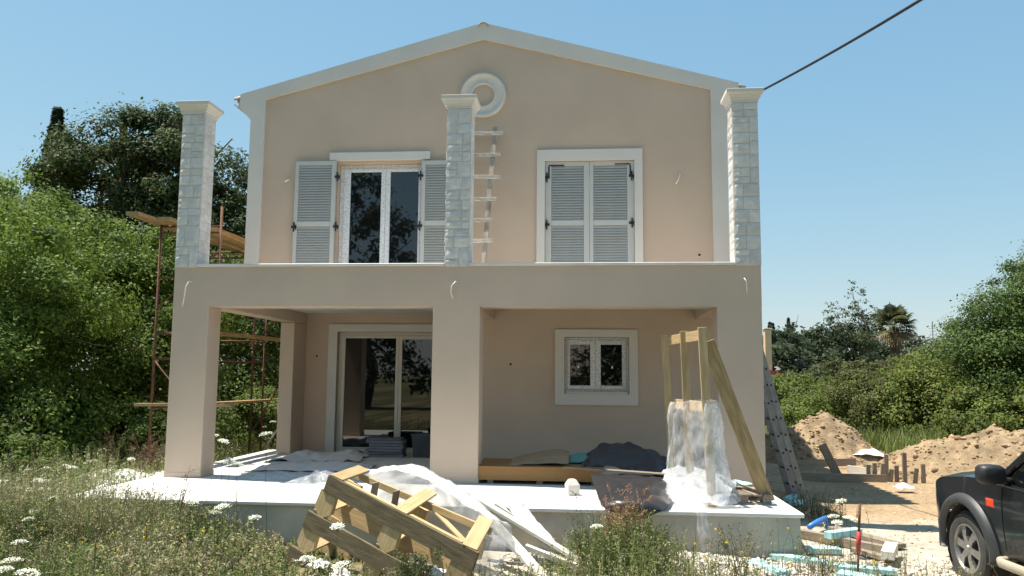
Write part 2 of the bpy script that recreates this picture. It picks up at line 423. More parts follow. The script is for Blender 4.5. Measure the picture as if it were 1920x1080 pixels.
# balcony floor / ceiling
m = MB(); m.box(-4.29, 4.29, .424, HB-.1, 2.73, 2.90); part(m, 'balcony_floor', TRIM)

# walls
def wall_cols(mb, y0, y1, edges, spans):
    """edges: x cuts; spans(xa,xb) -> list of (z0,z1|None); None follows the gable"""
    for xa, xb in zip(edges[:-1], edges[1:]):
        for z0, z1 in spans((xa+xb)/2):
            za, zb_ = (rake(xa)+.12, rake(xb)+.12) if z1 is None else (z1, z1)
            mb.prism([(xa, z0), (xb, z0), (xb, zb_), (xa, za)], y0, y1)
m = MB()
def sp(x):
    if -2.62 < x < -1.04: return [(5.33, None)]
    if 1.13 < x < 2.70: return [(5.315, None)]
    return [(2.901, None)]
wall_cols(m, D, D+.25, [-4.29, -2.62, -1.04, 0, 1.13, 2.70, 4.29], sp); part(m, 'upper_wall', STUCCO)
m = MB()
wall_cols(m, D, D+.25, [-.30, 1.48, 2.59, 4.29], lambda x: [(0, 1.22), (2.195, 2.729)] if 1.48 < x < 2.59 else [(0, 2.729)])
m.box(-.30, -.05, D+.251, D2+.25, 0, 2.729)
part(m, 'lower_wall', STUCCO)
m = MB()
wall_cols(m, D2, D2+.25, [-4.02, -3.10, -.72, -.301], lambda x: [(2.37, 2.729)] if -3.1 < x < -.72 else [(0, 2.729)])
part(m, 'porch_wall', STUCCO)
m = MB()
m.box(-4.29, -4.05, D+.251, HB, 2.901, 6.45); m.box(4.05, 4.29, D+.251, HB, 2.901, 6.45)
m.box(-4.02, -3.78, D2+.251, HB, -.9, 2.729); m.box(4.05, 4.29, D+.251, HB, -.9, 2.729)
m.box(-4.04, 4.04, HB-.25, HB-.001, -.9, 6.6)
part(m, 'side_wall', STUCCO)
# gable band, corner pilasters with flared eaves: one rendered trim
m = MB()
for s in (-1, 1):
    pts = [(0, 7.59), (4.035*s, 6.55), (4.035*s, 2.902), (4.302*s, 2.902), (4.302*s, 6.17), (4.52*s, 6.40), (4.52*s, 6.66), (0, 7.90)]
    if s < 0: pts = pts[::-1]
    v = [(x, D-.045, z) for x, z in pts]+[(x, D-.0005, z) for x, z in pts]
    # split the outline into convex pieces
    rk = [(0, 7.59), (4.035*s, 6.55), (4.302*s, 6.55-.0), (4.52*s, 6.66), (0, 7.90)]
    m.prism([(0, 7.59), (4.035*s, 6.55), (4.52*s, 6.66), (0, 7.90)], D-.045, D+.02)
    m.prism([(4.035*s, 6.55), (4.302*s, 6.17), (4.52*s, 6.40), (4.52*s, 6.66)], D-.045, D+.02)
    m.prism([(4.035*s, 6.55), (4.035*s, 2.902), (4.302*s, 2.902), (4.302*s, 6.17)], D-.045, D+.02)
part(m, 'gable_trim', TRIM)
# eave cornice running back along the sides
for s in (-1, 1):
    m = MB(); m.prism([(4.295*s, 6.17), (4.52*s, 6.40), (4.52*s, 6.655), (4.295*s, 6.715)], D+.021, HB); part(m, 'eave_cornice', TRIM)
# roof
m = MB()
for s in (-1, 1):
    m.prism([(0, 7.66), (4.58*s, 6.46), (4.58*s, 6.60), (0, 7.84)], D+.03, HB+.2)
roof = part(m, 'roof', ROOFTILE)
def half_tile(r, length, t=.014, n=8):
    mb = MB(); v = []; f = []
    for yy, k in ((0, 1.), (length, .86)):
        for i in range(n+1):
            a = math.pi*i/n
            for rr in (r*k, r*k-t): v.append((rr*math.cos(a), yy, rr*math.sin(a)))
    c = 2*(n+1)
    for i in range(n):
        a = 2*i; f += [(a, a+2, c+a+2, c+a), (a+1, c+a+1, c+a+3, a+3), (a, a+1, a+3, a+2), (c+a, c+a+2, c+a+3, c+a+1)]
    f += [(0, c, c+1, 1), (2*n, 2*n+1, c+2*n+1, c+2*n)]
    mb.add(v, f); return mb
tile_me = half_tile(.095, .42).mesh('ridge_tile', ROOFTILE, True)
for k in range(22):
    obj('ridge_tile', tile_me, roof, Matrix.Translation((0, D-.07+k*.37, 7.815)) @ Matrix.Rotation(rad(1.2), 4, 'X'))
et = half_tile(.085, .40).mesh('eave_tile', ROOFTILE, True)
for s in (-1, 1):
    for k in range(30):
        M = Matrix.Translation((4.64*s, D+.06+k*.28, 6.555)) @ Matrix.Rotation(rad(90*s), 4, 'Z') @ Matrix.Rotation(rad(15), 4, 'X')
        obj('eave_tile', et, roof, M)
for s in (-1, 1):       # half-round gutters
    m = MB(); v = []; f = []
    for yy in (D+.02, HB):
        for i in range(9):
            a = math.pi+math.pi*i/8
            for rr in (.06, .055): v.append((4.60*s+rr*math.cos(a), yy, 6.50+rr*math.sin(a)))
    for i in range(8):
        a = 2*i; f += [(a, a+2, 18+a+2, 18+a), (a+1, 18+a+1, 18+a+3, a+3), (a, a+1, a+3, a+2)]
    m.add(v, f); part(m, 'gutter', TRIM, True)

# round moulding
RM = Matrix.Translation((.01, D, 6.545)) @ Matrix.Rotation(rad(90), 4, 'X')
m = MB(); m.lathe([(.205, -.01), (.205, .045), (.225, .05), (.235, .035), (.33, .035), (.345, .05), (.365, .065), (.385, .075), (.405, .065), (.415, .04), (.415, -.01)], 64, RM)
part(m, 'round_moulding', TRIM, True)

# window surrounds
def surround(x0, x1, z0, z1, ix0, ix1, iz0, iz1, y, t=.045, bottom=True):
    m = MB(); yf = y-t
    m.prism([(x0, iz1), (x1, iz1), (x1, z1), (x0, z1)], yf, y+.02)
    m.prism([(x0, iz0), (ix0, iz0), (ix0, iz1), (x0, iz1)], yf, y+.02); m.prism([(ix1, iz0), (x1, iz0), (x1, iz1), (ix1, iz1)], yf, y+.02)
    if bottom: m.prism([(x0, z0), (x1, z0), (x1, iz0), (x0, iz0)], yf, y+.02)
    return part(m, 'window_surround', TRIM)
surround(.99, 2.84, 2.902, 5.51, 1.132, 2.698, 2.902, 5.313, D, bottom=False)
surround(1.32, 2.735, 1.035, 2.325, 1.482, 2.588, 1.222, 2.193, D, .04)
m = MB(); m.bbox(-2.78, -.93, D-.06, D+.02, 5.37, 5.52, .005); part(m, 'lintel', TRIM)
surround(-3.28, -.54, .002, 2.52, -3.10, -.72, .002, 2.37, D2, .04, bottom=False)

# glazed windows: frame > parts
def glazing(name, x0, x1, z0, z1, y, panes, fr=.05, m_fr=TAPE, sash=.035, label=None):
    """outer frame, a sash around each pane"""
    m = MB(); xs = [x0]+[p for a in panes for p in a]+[x1]
    m.bbox(x0, x0+fr, y, y+.07, z0, z1, .004); m.bbox(x1-fr, x1, y, y+.07, z0, z1, .004)
    m.bbox(x0+fr+.0005, x1-fr-.0005, y, y+.07, z1-fr, z1, .004); m.bbox(x0+fr+.0005, x1-fr-.0005, y, y+.07, z0, z0+fr, .004)
    w = part(m, name, m_fr, label=label)
    bounds = [x0+fr]+[(panes[i][1]+panes[i+1][0])/2 for i in range(len(panes)-1)]+[x1-fr]
    for i, (pa, pb, pz0, pz1) in enumerate([(p[0], p[1], p[2], p[3]) for p in panes]):
        a, b_ = bounds[i]+.002, bounds[i+1]-.002; za, zb_ = z0+fr+.002, z1-fr-.002; s = MB(); yy = y-.022
        s.bbox(a, pa, yy, yy+.06, za, zb_, .006); s.bbox(pb, b_, yy, yy+.06, za, zb_, .006)
        s.bbox(pa+.0005, pb-.0005, yy, yy+.06, pz1, zb_, .006); s.bbox(pa+.0005, pb-.0005, yy, yy+.06, za, pz0, .006)
        s.build('sash', m_fr, w)
        g = MB(); g.box(pa-.004, pb+.004, yy+.028, yy+.04, pz0-.004, pz1+.004); g.build('pane', GLASS, w)
    return w
glazing('balcony_door', -2.615, -1.045, 2.903, 5.325, D+.12, [(-2.42, -1.85, 2.99, 5.19), (-1.68, -1.16, 2.99, 5.19)], .07)
wl = glazing('window', 1.484, 2.586, 1.262, 2.191, D+.10, [(1.575, 1.925, 1.365, 2.07), (2.105, 2.47, 1.365, 2.07)], .04)
m = MB(); m.bbox(1.50, 2.57, D-.02, D+.10, 1.223, 1.262, .004); m.build('sill', TRIM, wl)
for cxp in (1.72, 2.30): MB().bbox(cxp-.015, cxp+.015, D+.102, D+.105, 1.66, 1.70, .001).build('sticker', UPVC, wl)
glazing('sliding_door', -3.098, -.722, .004, 2.368, D2+.10, [(-2.965, -1.93, .09, 2.245), (-1.80, -.83, .09, 2.225)], .06, CREAM_ALU)

# shutters
glazing('balcony_door', 1.132, 2.698, 2.903, 5.31, D+.14, [(1.25, 1.86, 2.99, 5.19), (1.97, 2.58, 2.99, 5.19)], .07)  # unseen door added behind the closed shutters so inside light stays out of the slats
def slat_mesh(w):
    m = MB(); m.bbox(0, w, -.033, .033, -.004, .004, .003); return m.mesh('slat', SHUTTER)
def shutter(x0, x1, z0, z1, y, slat_x, rail_z, hinge_side, straps, t=.042, nm='shutter'):
    """louvred leaf: stiles + rails frame, single slats, iron hinges; y is the front face"""
    sa, sb = slat_x; m = MB(); rw = .075
    m.bbox(x0, sa, y, y+t, z0, z1, .004); m.bbox(sb, x1, y, y+t, z0, z1, .004)
    for za, zb_ in ((z0, z0+.11), (rail_z-.04, rail_z+.04), (z1-rw, z1)): m.bbox(sa+.0005, sb-.0005, y+.001, y+t-.001, za, zb_, .003)
    s = part(m, nm, SHUTTER); me = slat_mesh(sb-sa-.001)
    for za, zb_ in ((z0+.11, rail_z-.04), (rail_z+.04, z1-rw)):
        n = int(round((zb_-za)/.0475)); st = (zb_-za)/n
        for k in range(n):
            M = Matrix.Translation((sa+.0005, y+t/2, za+(k+.5)*st)) @ Matrix.Rotation(rad(55+R.uniform(-1, 1)), 4, 'X')
            obj('slat', me, s, M)
    for hx, hz, kind in straps:
        h = MB(); sg = 1 if hinge_side > 0 else -1
        if kind == 'L':
            h.bbox(min(hx, hx-sg*.27), max(hx, hx-sg*.27), y-.008, y, hz-.012, hz+.012, .003); h.bbox(hx-.013, hx+.013, y-.0085, y+.001, hz-.20, hz-.0125, .003)
        else:
            h.bbox(hx-.012, hx+.012, y-.03, y+.004, hz-.085, hz+.085, .004); h.bbox(hx-.05, hx+.05, y-.018, y+.002, hz-.02, hz+.025, .004); h.bbox(hx+sg*.035-.009, hx+sg*.035+.009, y-.03, y+.004, hz-.05, hz+.03, .004)
        h.build('hinge', BLACK_METAL, s)
    return s
YC = D+.012
shutter(1.135, 1.914, 2.91, 5.305, YC, (1.245, 1.815), 4.20, -1, [(1.20, 5.235, 'L'), (1.165, 5.02, 'h'), (1.165, 4.17, 'h')])
shutter(1.918, 2.695, 2.91, 5.305, YC, (1.985, 2.575), 4.20, 1, [(2.63, 5.245, 'L'), (2.655, 5.03, 'h'), (2.655, 4.19, 'h')])
YO = D-.085
shutter(-3.40, -2.64, 2.91, 5.36, YO, (-3.33, -2.72), 4.20, 1, [(-2.61, 5.06, 'h'), (-2.61, 4.15, 'h'), (-3.385, 4.15, 'h')])
shutter(-1.075, -.33, 2.91, 5.34, YO, (-1.0, -.41), 4.20, -1, [(-1.09, 5.06, 'h'), (-1.09, 4.15, 'h')])

# stone-faced columns on the parapet
def stone_patch(w, h, rough, seed):
    """one hewn stone: local x along the course, z up, proud towards -y"""
    n = 4; v = []; g = np.random.default_rng(seed)
    for j in range(n+1):
        for i in range(n+1):
            u, t = i/n, j/n; e = min(u, 1-u, t, 1-t)
            dep = 0 if e == 0 else g.uniform(.2, 1)*rough+.004
            v.append((u*w+(0 if e == 0 else g.uniform(-.2, .2)*w/n), -.008-dep, t*h+(0 if e == 0 else g.uniform(-.2, .2)*h/n)))
    f = [(j*5+i, j*5+i+1, j*5+i+6, j*5+i+5) for j in range(n) for i in range(n)]
    k = len(v); ring = [j for j in range(5)]+[5*j+4 for j in range(1, 5)]+[20+i for i in range(3, -1, -1)]+[5*j for j in range(3, 0, -1)]
    v += [(v[r][0], .006, v[r][2]) for r in ring]
    for a in range(len(ring)):
        b = (a+1) % len(ring); f.append((ring[a], k+a, k+b, ring[b]))
    return v, f
CWD = .349
def stone_column(x0, sd):
    rr = random.Random(sd); x1 = x0+CWD; z0, z1 = 3.088, 5.455
    c = MB(); c.box(x0+.012, x1-.012, .006, CWD-.004, 3.102, z1); col_ = part(c, 'stone_column', MORTAR)
    faces = [(Vector((x0, -.004, 0)), Vector((1, 0, 0)), .012), (Vector((x1, -.004, 0)), Vector((0, 1, 0)), .003), (Vector((x0, CWD, 0)), Vector((0, -1, 0)), .009)]
    for fo, fu, rough in faces:
        z = z0
        while z < z1-.03:
            h = rr.choice((.15, .19, .235, .28, .32)); h = min(h, z1-z)
            if z1-(z+h) < .06: h = z1-z
            # cells in this band
            cut = rr.choice((.36, .45, .58, .66))*CWD; cells = []
            for a, b in ((0, cut), (cut, CWD)):
                if h > .2 and rr.random() < .75:
                    q = h*rr.choice((.4, .5, .6)); cells += [(a, b, 0, q), (a, b, q, h)]
                else: cells.append((a, b, 0, h))
            for a, b, za, zb_ in cells:
                g = .0016
                v, f = stone_patch(b-a-2*g, zb_-za-2*g, rough, rr.randrange(10**6)); me = MB().add(v, f).mesh('stone', STONE)
                o_ = fo+fu*(a+g); M = Matrix(((fu.x, -fu.y, 0, o_.x), (fu.y, fu.x, 0, o_.y), (0, 0, 1, z+za+g), (0, 0, 0, 1)))
                obj('stone', me, col_, M)
            z += h
    # moulded cap
    hx = (x0+x1)/2; hy = CWD/2; v = []; f = []
    prof = [(.178, 5.456), (.192, 5.46), (.192, 5.50), (.205, 5.505), (.212, 5.53), (.238, 5.575), (.262, 5.595), (.262, 5.645), (.255, 5.65)]
    for r_, z in prof: v += [(hx+sx*r_, hy+sy*r_, z) for sx, sy in ((-1, -1), (1, -1), (1, 1), (-1, 1))]
    for i in range(len(prof)-1):
        for k in range(4): f.append((i*4+k, i*4+(k+1) % 4, i*4+4+(k+1) % 4, i*4+4+k))
    f += [(3, 2, 1, 0), tuple(len(v)-4+k for k in range(4))]
    MB().add(v, f).build('cap', TRIM, col_)
stone_column(-4.30, 5); stone_column(-.195, 9); stone_column(3.951, 13)

# cable stubs hanging from the render
def stub(pts, r=.011): m = MB(); m.tube(pts, r, 6); part(m, 'cable_stub', CONDUIT, True)
stub([(-4.02, .01, 2.885), (-4.05, -.04, 2.88), (-4.085, -.06, 2.80), (-4.10, -.06, 2.66), (-4.13, -.05, 2.50)], .009)
stub([(.0, .01, 2.87), (-.03, -.05, 2.865), (-.085, -.06, 2.80), (-.09, -.06, 2.70), (-.06, -.05, 2.62)], .009)
stub([(4.05, .01, 2.90), (4.06, -.05, 2.905), (4.085, -.06, 2.86), (4.09, -.05, 2.70)], .008)
stub([(-3.50, D+.01, 5.04), (-3.54, D-.05, 5.03), (-3.60, D-.07, 4.985)], .014)
stub([(3.49, D+.01, 5.08), (3.48, D-.05, 5.02), (3.45, D-.06, 4.93), (3.41, D-.05, 4.86)], .012)
stub([(1.9, 2.70, 1.9), (1.9, 2.73, 1.9)])
for x, z, yy in ((3.80, 3.62, D), (3.26, 1.72, D), (.55, 1.72, D), (-3.52, 1.88, D2)):
    m = MB(); m.lathe([(.0, .012), (.018, .012), (.022, .001)], 10, Matrix.Translation((x, yy, z)) @ Matrix.Rotation(rad(90), 4, 'X')); part(m, 'junction_hole', BLACK_METAL)

# ================================================================== TREES AND SHRUBS
def limb(mb, p, q, r0, r1, rg, bend=.12):
    p, q = np.array(p, float), np.array(q, float); L_ = np.linalg.norm(q-p); o = rg.normal(size=3)*bend*L_*.5
    pts = [tuple(p+(q-p)*t+o*math.sin(math.pi*t)) for t in np.linspace(0, 1, 5)]
    mb.tube(pts, [r0+(r1-r0)*t for t in np.linspace(0, 1, 5)], 6, True)
def crown_points(blobs, per, rg, sub_r=(.25, .5), nsub=26, shell=.78, spray=.08):
    """leaf centres: every blob carries many sub-clumps near its surface, each a loose ball of leaves"""
    C, Nn, tint = [], [], []
    tot = sum(b[3]*b[4]*b[5] for b in blobs)**(1.)
    for bx, by, bz, rx, ry, rz in blobs:
        rr = np.array([rx, ry, rz]); k = nsub
        d = rg.normal(size=(k, 3)); d /= np.linalg.norm(d, axis=1, keepdims=True); d[:, 2] = np.where(d[:, 2] < -.55, -d[:, 2], d[:, 2])
        rad_ = shell+(1-shell)*rg.random((k, 1))**.6+rg.normal(size=(k, 1))*.07; inner = rg.random((k, 1)) < .18; rad_ = np.where(inner, rg.random((k, 1))*.7, rad_)
        sc = np.array([bx, by, bz])+d*rr*rad_; n = max(4, int(per*(rx*ry*rz/tot)/k))
        t_ = rg.normal(size=k)*.5
        for i in range(k):
            sr = rg.uniform(*sub_r)*min(rr)
            e = rg.normal(size=(n, 3)); e /= np.linalg.norm(e, axis=1, keepdims=True)
            q = e*(rg.random((n, 1))**.45)*sr*np.array([1.15, 1.15, .8])
            sp_ = rg.random((n, 1)) < spray; q = np.where(sp_, q*1.6, q)
            C.append(sc[i]+q); Nn.append(e*.8+d[i]*.5+np.array([0, 0, .5])+rg.normal(size=(n, 3))*.55); tint.append(np.full(n, t_[i])+rg.normal(size=n)*.35)
    return np.concatenate(C), np.concatenate(Nn), np.concatenate(tint)
def tint_cols(tint, dark, light, straw=None, rg=NR):
    t = np.clip(.5+tint*.33, 0, 1)[:, None]; c = np.array(dark)*(1-t)+np.array(light)*t
    if straw is not None:
        s = rg.random((len(t), 1)) < straw[1]; c = np.where(s, np.array(straw[0]), c)
    return c
def tree(name, base, label, cat, blobs, nleaf, leaf, dark, light, seed, trunk=(.16, .5), group=None, asp=.55, straw=None, nsub=26, sub_r=(.25, .5), shell=.78, spray=.08, stems=1):
    """base (x,y); blobs are (dx,dy,z,rx,ry,rz) about the base, z above ground"""
    rg = np.random.default_rng(seed); bx, by = base; g = gz(bx, by) if abs(bx) < 40 and abs(by) < 60 else -.45
    t = thing(name, (bx, by, g), label, cat, group)
    C, Nn, ti = crown_points(blobs, nleaf, rg, sub_r, nsub, shell, spray)
    k = C[:, 2] > .03; C, Nn, ti = C[k], Nn[k], ti[k]
    v, q = leaf_quads(C, Nn, leaf*rg.uniform(.6, 1.3, len(C)), asp, rg)
    c = np.repeat(tint_cols(ti, dark, light, straw, rg), 4, 0)
    M = Matrix.Translation((bx, by, g))
    obj('crown', np_mesh('crown', v, q, LEAF, c), t, M)
    mb = MB(); r0, hfrac = trunk
    top = max(b[2] for b in blobs)
    for s in range(stems):
        o = np.array([rg.normal()*.25*(stems > 1), rg.normal()*.25*(stems > 1), 0])
        fork = np.array([o[0]*1.5, o[1]*1.5, top*hfrac]); limb(mb, o+np.array([0, 0, -.2]), fork, r0, r0*.7, rg, .08)
        for b in blobs[s::stems]:
            e = np.array([b[0], b[1], b[2]+.3*b[5]]); limb(mb, fork, e, r0*.55, r0*.12, rg, .16)
            for _ in range(3):
                w = e*.7+fork*.3; limb(mb, w, np.array(b[:3])+rg.normal(size=3)*np.array(b[3:])*.5, r0*.2, r0*.06, rg, .2)
    mb.build('trunk', BARK, t, M, True)
    return t

G1, G2 = (.058, .098, .022), (.20, .29, .048)        # fresh broadleaf
O1, O2 = (.032, .052, .020), (.095, .135, .042)        # oak, darker
B1, B2 = (.065, .096, .026), (.215, .275, .06)        # bramble mix
GL = 'trees left of the house'
# the hedge of young trees left of the house
tree('broadleaf_tree', (-8.9, 2.6), 'leafy bright green young tree at the left picture edge, lowest of the left trees', 'tree',
     [(0, 0, 1.5, 1.5, 1.5, 1.5), (-1.2, .3, 2.9, 1.5, 1.5, 1.3), (.3, .8, 3.2, 1.3, 1.3, 1.2), (-1.6, -.2, 1.2, 1.4, 1.3, 1.2), (-.5, .2, 4.2, 1.2, 1.2, 1.0)], 62000, .085, G1, G2, 1, (.09, .3), GL, stems=3, nsub=34)
tree('broadleaf_tree', (-7.6, 5.4), 'leafy bright green young tree behind the near scaffold post', 'tree',
     [(0, 0, 1.5, 1.4, 1.4, 1.6), (-.8, .3, 3.2, 1.4, 1.4, 1.3), (.4, .5, 3.4, 1.1, 1.2, 1.1), (-1.3, -.2, 1.7, 1.3, 1.3, 1.4), (-.6, .4, 4.5, 1.0, 1.0, .8)], 58000, .085, G1, (.185, .27, .048), 2, (.09, .3), GL, stems=3, nsub=34)
tree('broadleaf_tree', (-11.2, 5.5), 'taller bright green tree between the left edge and the oak', 'tree',
     [(0, 0, 2.2, 1.7, 1.7, 2.0), (-1.2, .3, 4.2, 1.6, 1.6, 1.4), (1.2, .3, 4.4, 1.5, 1.5, 1.3), (.2, 0, 5.4, 1.3, 1.3, .9), (-2.4, 0, 3.0, 1.5, 1.5, 1.6)], 56000, .09, G1, G2, 3, (.12, .35), GL, stems=2, nsub=34)
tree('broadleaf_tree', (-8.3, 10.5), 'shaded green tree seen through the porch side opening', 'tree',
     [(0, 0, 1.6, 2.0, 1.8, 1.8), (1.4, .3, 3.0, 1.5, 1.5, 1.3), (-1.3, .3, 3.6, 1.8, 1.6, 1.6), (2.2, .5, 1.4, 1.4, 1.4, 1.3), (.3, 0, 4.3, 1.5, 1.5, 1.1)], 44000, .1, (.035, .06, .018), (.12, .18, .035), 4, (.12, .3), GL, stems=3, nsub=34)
tree('broadleaf_tree', (-13.0, 1.5), 'bright green tree cut by the left picture edge', 'tree',
     [(0, 0, 2.0, 1.8, 1.8, 1.9), (.6, .3, 4.0, 1.6, 1.6, 1.3), (-.8, 0, 4.8, 1.3, 1.3, 1.1), (1.4, -.2, 1.8, 1.4, 1.4, 1.5)], 26000, .11, G1, G2, 5, (.12, .35), GL, stems=2, nsub=34)
for k, (x, y, w, h, lb) in enumerate(((-8.2, 1.0, 1.5, 1.25, 'low shrub under the left hedge nearest to the viewer'), (-6.9, 3.6, 1.3, 1.35, 'low shrub behind the left pillar'), (-9.8, .2, 1.6, 1.3, 'low shrub at the left picture edge'), (-6.2, 8.2, 1.6, 1.5, 'low shrub seen low through the porch side opening'), (-8.4, 5.0, 1.6, 1.6, 'low shrub filling the hedge between two young trees'), (-4.4, 11.5, 1.8, 1.7, 'low shrub at the back corner of the house'), (-11.4, 2.4, 1.9, 1.7, 'low shrub behind the left picture edge'))):
    tree('bush', (x, y), lb, 'bush', [(0, 0, h*.45, w*.6, w*.6, h*.5), (-w*.5, .1, h*.4, w*.5, w*.5, h*.42), (w*.5, .1, h*.4, w*.5, w*.5, h*.42), (0, .2, h*.75, w*.45, w*.45, h*.3)], 13000, .08, (.045, .075, .02), (.15, .215, .045), 200+k, (.04, .2), 'undergrowth of the left hedge', stems=3, nsub=26)
# oaks behind
tree('oak_tree', (-14.2, 15.0), 'big dark oak rising behind the left stone column', 'tree',
     [(0, 0, 5.6, 2.7, 2.4, 2.1), (-2.2, .3, 6.2, 2.1, 2.0, 1.6), (.2, 0, 9.3, 2.4, 2.2, 1.8), (2.4, .2, 8.3, 2.2, 2.0, 1.8), (-.9, 0, 8.6, 1.9, 2.0, 1.5), (3.4, 0, 6.2, 1.9, 1.8, 1.6), (-4.2, .4, 5.0, 2.0, 1.8, 1.6), (1.2, .2, 10.4, 1.4, 1.3, 1.0), (-3.2, 0, 3.8, 2.0, 2.0, 1.7)], 110000, .14, O1, O2, 6, (.35, .4), 'oaks behind the scaffold', nsub=30, sub_r=(.22, .42), spray=.12, straw=((.13, .10, .045), .05))
tree('oak_tree', (-10.6, 16.0), 'dark oak with sky gaps between the stone column and the house corner', 'tree',
     [(0, 0, 5.0, 2.0, 2.0, 1.4), (1.8, .3, 6.8, 1.8, 1.7, 1.5), (-1.2, 0, 7.2, 1.8, 1.8, 1.5), (1.2, 0, 8.4, 1.1, 1.1, .8), (2.6, .2, 5.0, 1.3, 1.3, 1.1), (-2.2, .2, 4.2, 1.6, 1.6, 1.3)], 52000, .135, O1, O2, 7, (.28, .42), 'oaks behind the scaffold', nsub=22, sub_r=(.22, .42), spray=.14, straw=((.13, .10, .045), .05))
tree('oak_tree', (-20.0, 17.0), 'dark oak at far left below the cypress', 'tree',
     [(0, 0, 4.5, 2.6, 2.4, 2.2), (-2.4, .3, 5.0, 2.2, 2.0, 1.7), (1.8, .3, 6.8, 2.1, 2.0, 1.7), (-.6, 0, 7.0, 2.0, 2.0, 1.5)], 46000, .145, O1, O2, 8, (.3, .4), 'oaks behind the scaffold', nsub=30, sub_r=(.22, .42), straw=((.13, .10, .045), .05))
tree('oak_tree', (-12.0, 21.0), 'shadowed oak low behind the scaffold planks', 'tree',
     [(0, 0, 2.2, 3.0, 2.2, 2.2), (3.0, 0, 2.4, 2.4, 2.0, 2.2), (-3.0, 0, 3.0, 2.6, 2.0, 2.4), (5.6, 0, 1.8, 2.2, 2.0, 1.9)], 36000, .15, O1, (.05, .07, .026), 9, (.3, .4), 'oaks behind the scaffold', nsub=30)
def cypress(base, h, r, label, seed, n, group=None):
    rg = np.random.default_rng(seed); g = -.45; bx, by = base
    t = thing('cypress_tree', (bx, by, g), label, 'tree', group)
    u = rg.random(n)**.8; z = .8+u*(h-.8); rr = r*np.sin(np.clip((1-u)*1.35+.08, 0, 1.57))**.8*(.75+.25*rg.random(n))*(1+.25*vnoise(np.stack([u*14, rg.random(n)*2, u*0], -1), 3)); a = rg.random(n)*2*math.pi
    C = np.stack([rr*np.cos(a), rr*np.sin(a), z], 1); Nn = np.stack([np.cos(a), np.sin(a), .6+0*a], 1)+rg.normal(size=(n, 3))*.4
    v, q = leaf_quads(C, Nn, .28*rg.uniform(.6, 1.3, n), .45, rg); M = Matrix.Translation((bx, by, g))
    obj('crown', np_mesh('crown', v, q, LEAF, np.repeat(tint_cols(rg.normal(size=n), (.012, .022, .012), (.032, .048, .022)), 4, 0)), t, M)
    mb = MB(); mb.tube([(0, 0, -.2), (0, 0, h*.5), (0, 0, h*.92)], [.22, .15, .03], 7); mb.build('trunk', BARK, t, M, True)
p = P(95, 400, y=24); cypress((p.x, p.y), 14.6, 1.35, 'dark pointed cypress above the trees at far left', 51, 12000)
p = P(222, 400, y=30); cypress((p.x, p.y), 15.9, .9, 'thin cypress tip behind the top of the big oak', 52, 4500)

# ---- right side
GRT = 'bushes along the right side of the yard'
def bush(px, py, y, w, h, label, seed, n=26000, leaf=.085, d=B1, l=B2, name='bush', tops=3, dep=1.2, straw=((.12, .09, .04), .06)):
    p = P(px, py, y=y); rg = random.Random(seed)
    bl = [(-w*.32, 0, h*.36, w*.30, dep, h*.40), (w*.30, .2, h*.36, w*.32, dep, h*.40), (0, -.2, h*.45, w*.30, dep, h*.42)]
    for k in range(tops): bl.append((rg.uniform(-.38, .38)*w, rg.uniform(-.2, .6), h*rg.uniform(.68, .82), w*.2, dep*.7, h*.2))
    return tree(name, (p.x, p.y), label, 'bush', bl, n, leaf, d, l, seed, (.06, .2), GRT, stems=3, straw=straw, nsub=34)
bush(1490, 790, 15.5, 3.6, 2.1, 'yellow-green bush right behind the left dirt heap', 21, l=(.17, .225, .045))
bush(1600, 800, 13.5, 3.4, 1.9, 'wide rounded dark-based bush behind the wooden stakes', 22)
bush(1690, 800, 12.5, 3.2, 2.3, 'brownish green bramble bush between the two dirt heaps', 23, d=(.05, .062, .022), l=(.15, .17, .05))
bush(1800, 800, 11.5, 3.4, 2.9, 'bramble bush above the right dirt heap', 24)
bush(1890, 800, 9.5, 2.4, 1.9, 'small bright bush right of the right dirt heap', 25, l=(.18, .235, .05))
bush(1560, 760, 20, 4.6, 2.6, 'taller mixed bush in the second row behind the left dirt heap', 26, 14000, .13, d=(.045, .06, .024), l=(.12, .145, .05))
bush(1680, 745, 19, 4.6, 2.5, 'olive green shrub below the palm', 27, 14000, .13, d=(.05, .06, .024), l=(.14, .15, .055))
bush(1470, 770, 24, 4.0, 2.0, 'low green shrub in front of the red-roofed shed', 28, 9000, .14)
bush(1780, 760, 15.5, 3.2, 3.2, 'light green shrub left of the tall right tree', 29, 14000, .12, l=(.16, .21, .055))
# tall tree at the right edge
p = P(1905, 800, y=10.5)
tree('broadleaf_tree', (p.x, p.y), 'tall feathery green tree at the right picture edge', 'tree',
     [(.1, 0, 2.0, 1.5, 1.4, 1.4), (-1.0, .2, 2.7, .75, .8, .7), (-.3, .2, 3.3, .85, .9, .8), (.7, 0, 3.7, 1.1, 1.1, 1.0), (.5, .1, 4.5, .6, .7, .6), (1.3, 0, 4.9, .7, .7, .7), (1.5, 0, 2.6, 1.5, 1.4, 1.7)], 52000, .085, (.04, .07, .022), (.125, .195, .05), 31, (.12, .35), None, stems=2, nsub=34, spray=.22)
p = P(1915, 700, y=14)
tree('broadleaf_tree', (p.x+.5, p.y), 'pale branch-tipped tree behind the tall right tree', 'tree',
     [(0, 0, 2.6, 1.6, 1.4, 1.9), (.2, 0, 4.6, .8, .9, 1.0), (.1, 0, 5.6, .35, .4, .7), (-1.5, 0, 3.0, 1.0, .9, 1.1), (-1.3, 0, 4.4, .35, .35, .5)], 24000, .09, (.04, .068, .026), (.12, .18, .06), 32, (.12, .35), None, nsub=30, spray=.25)
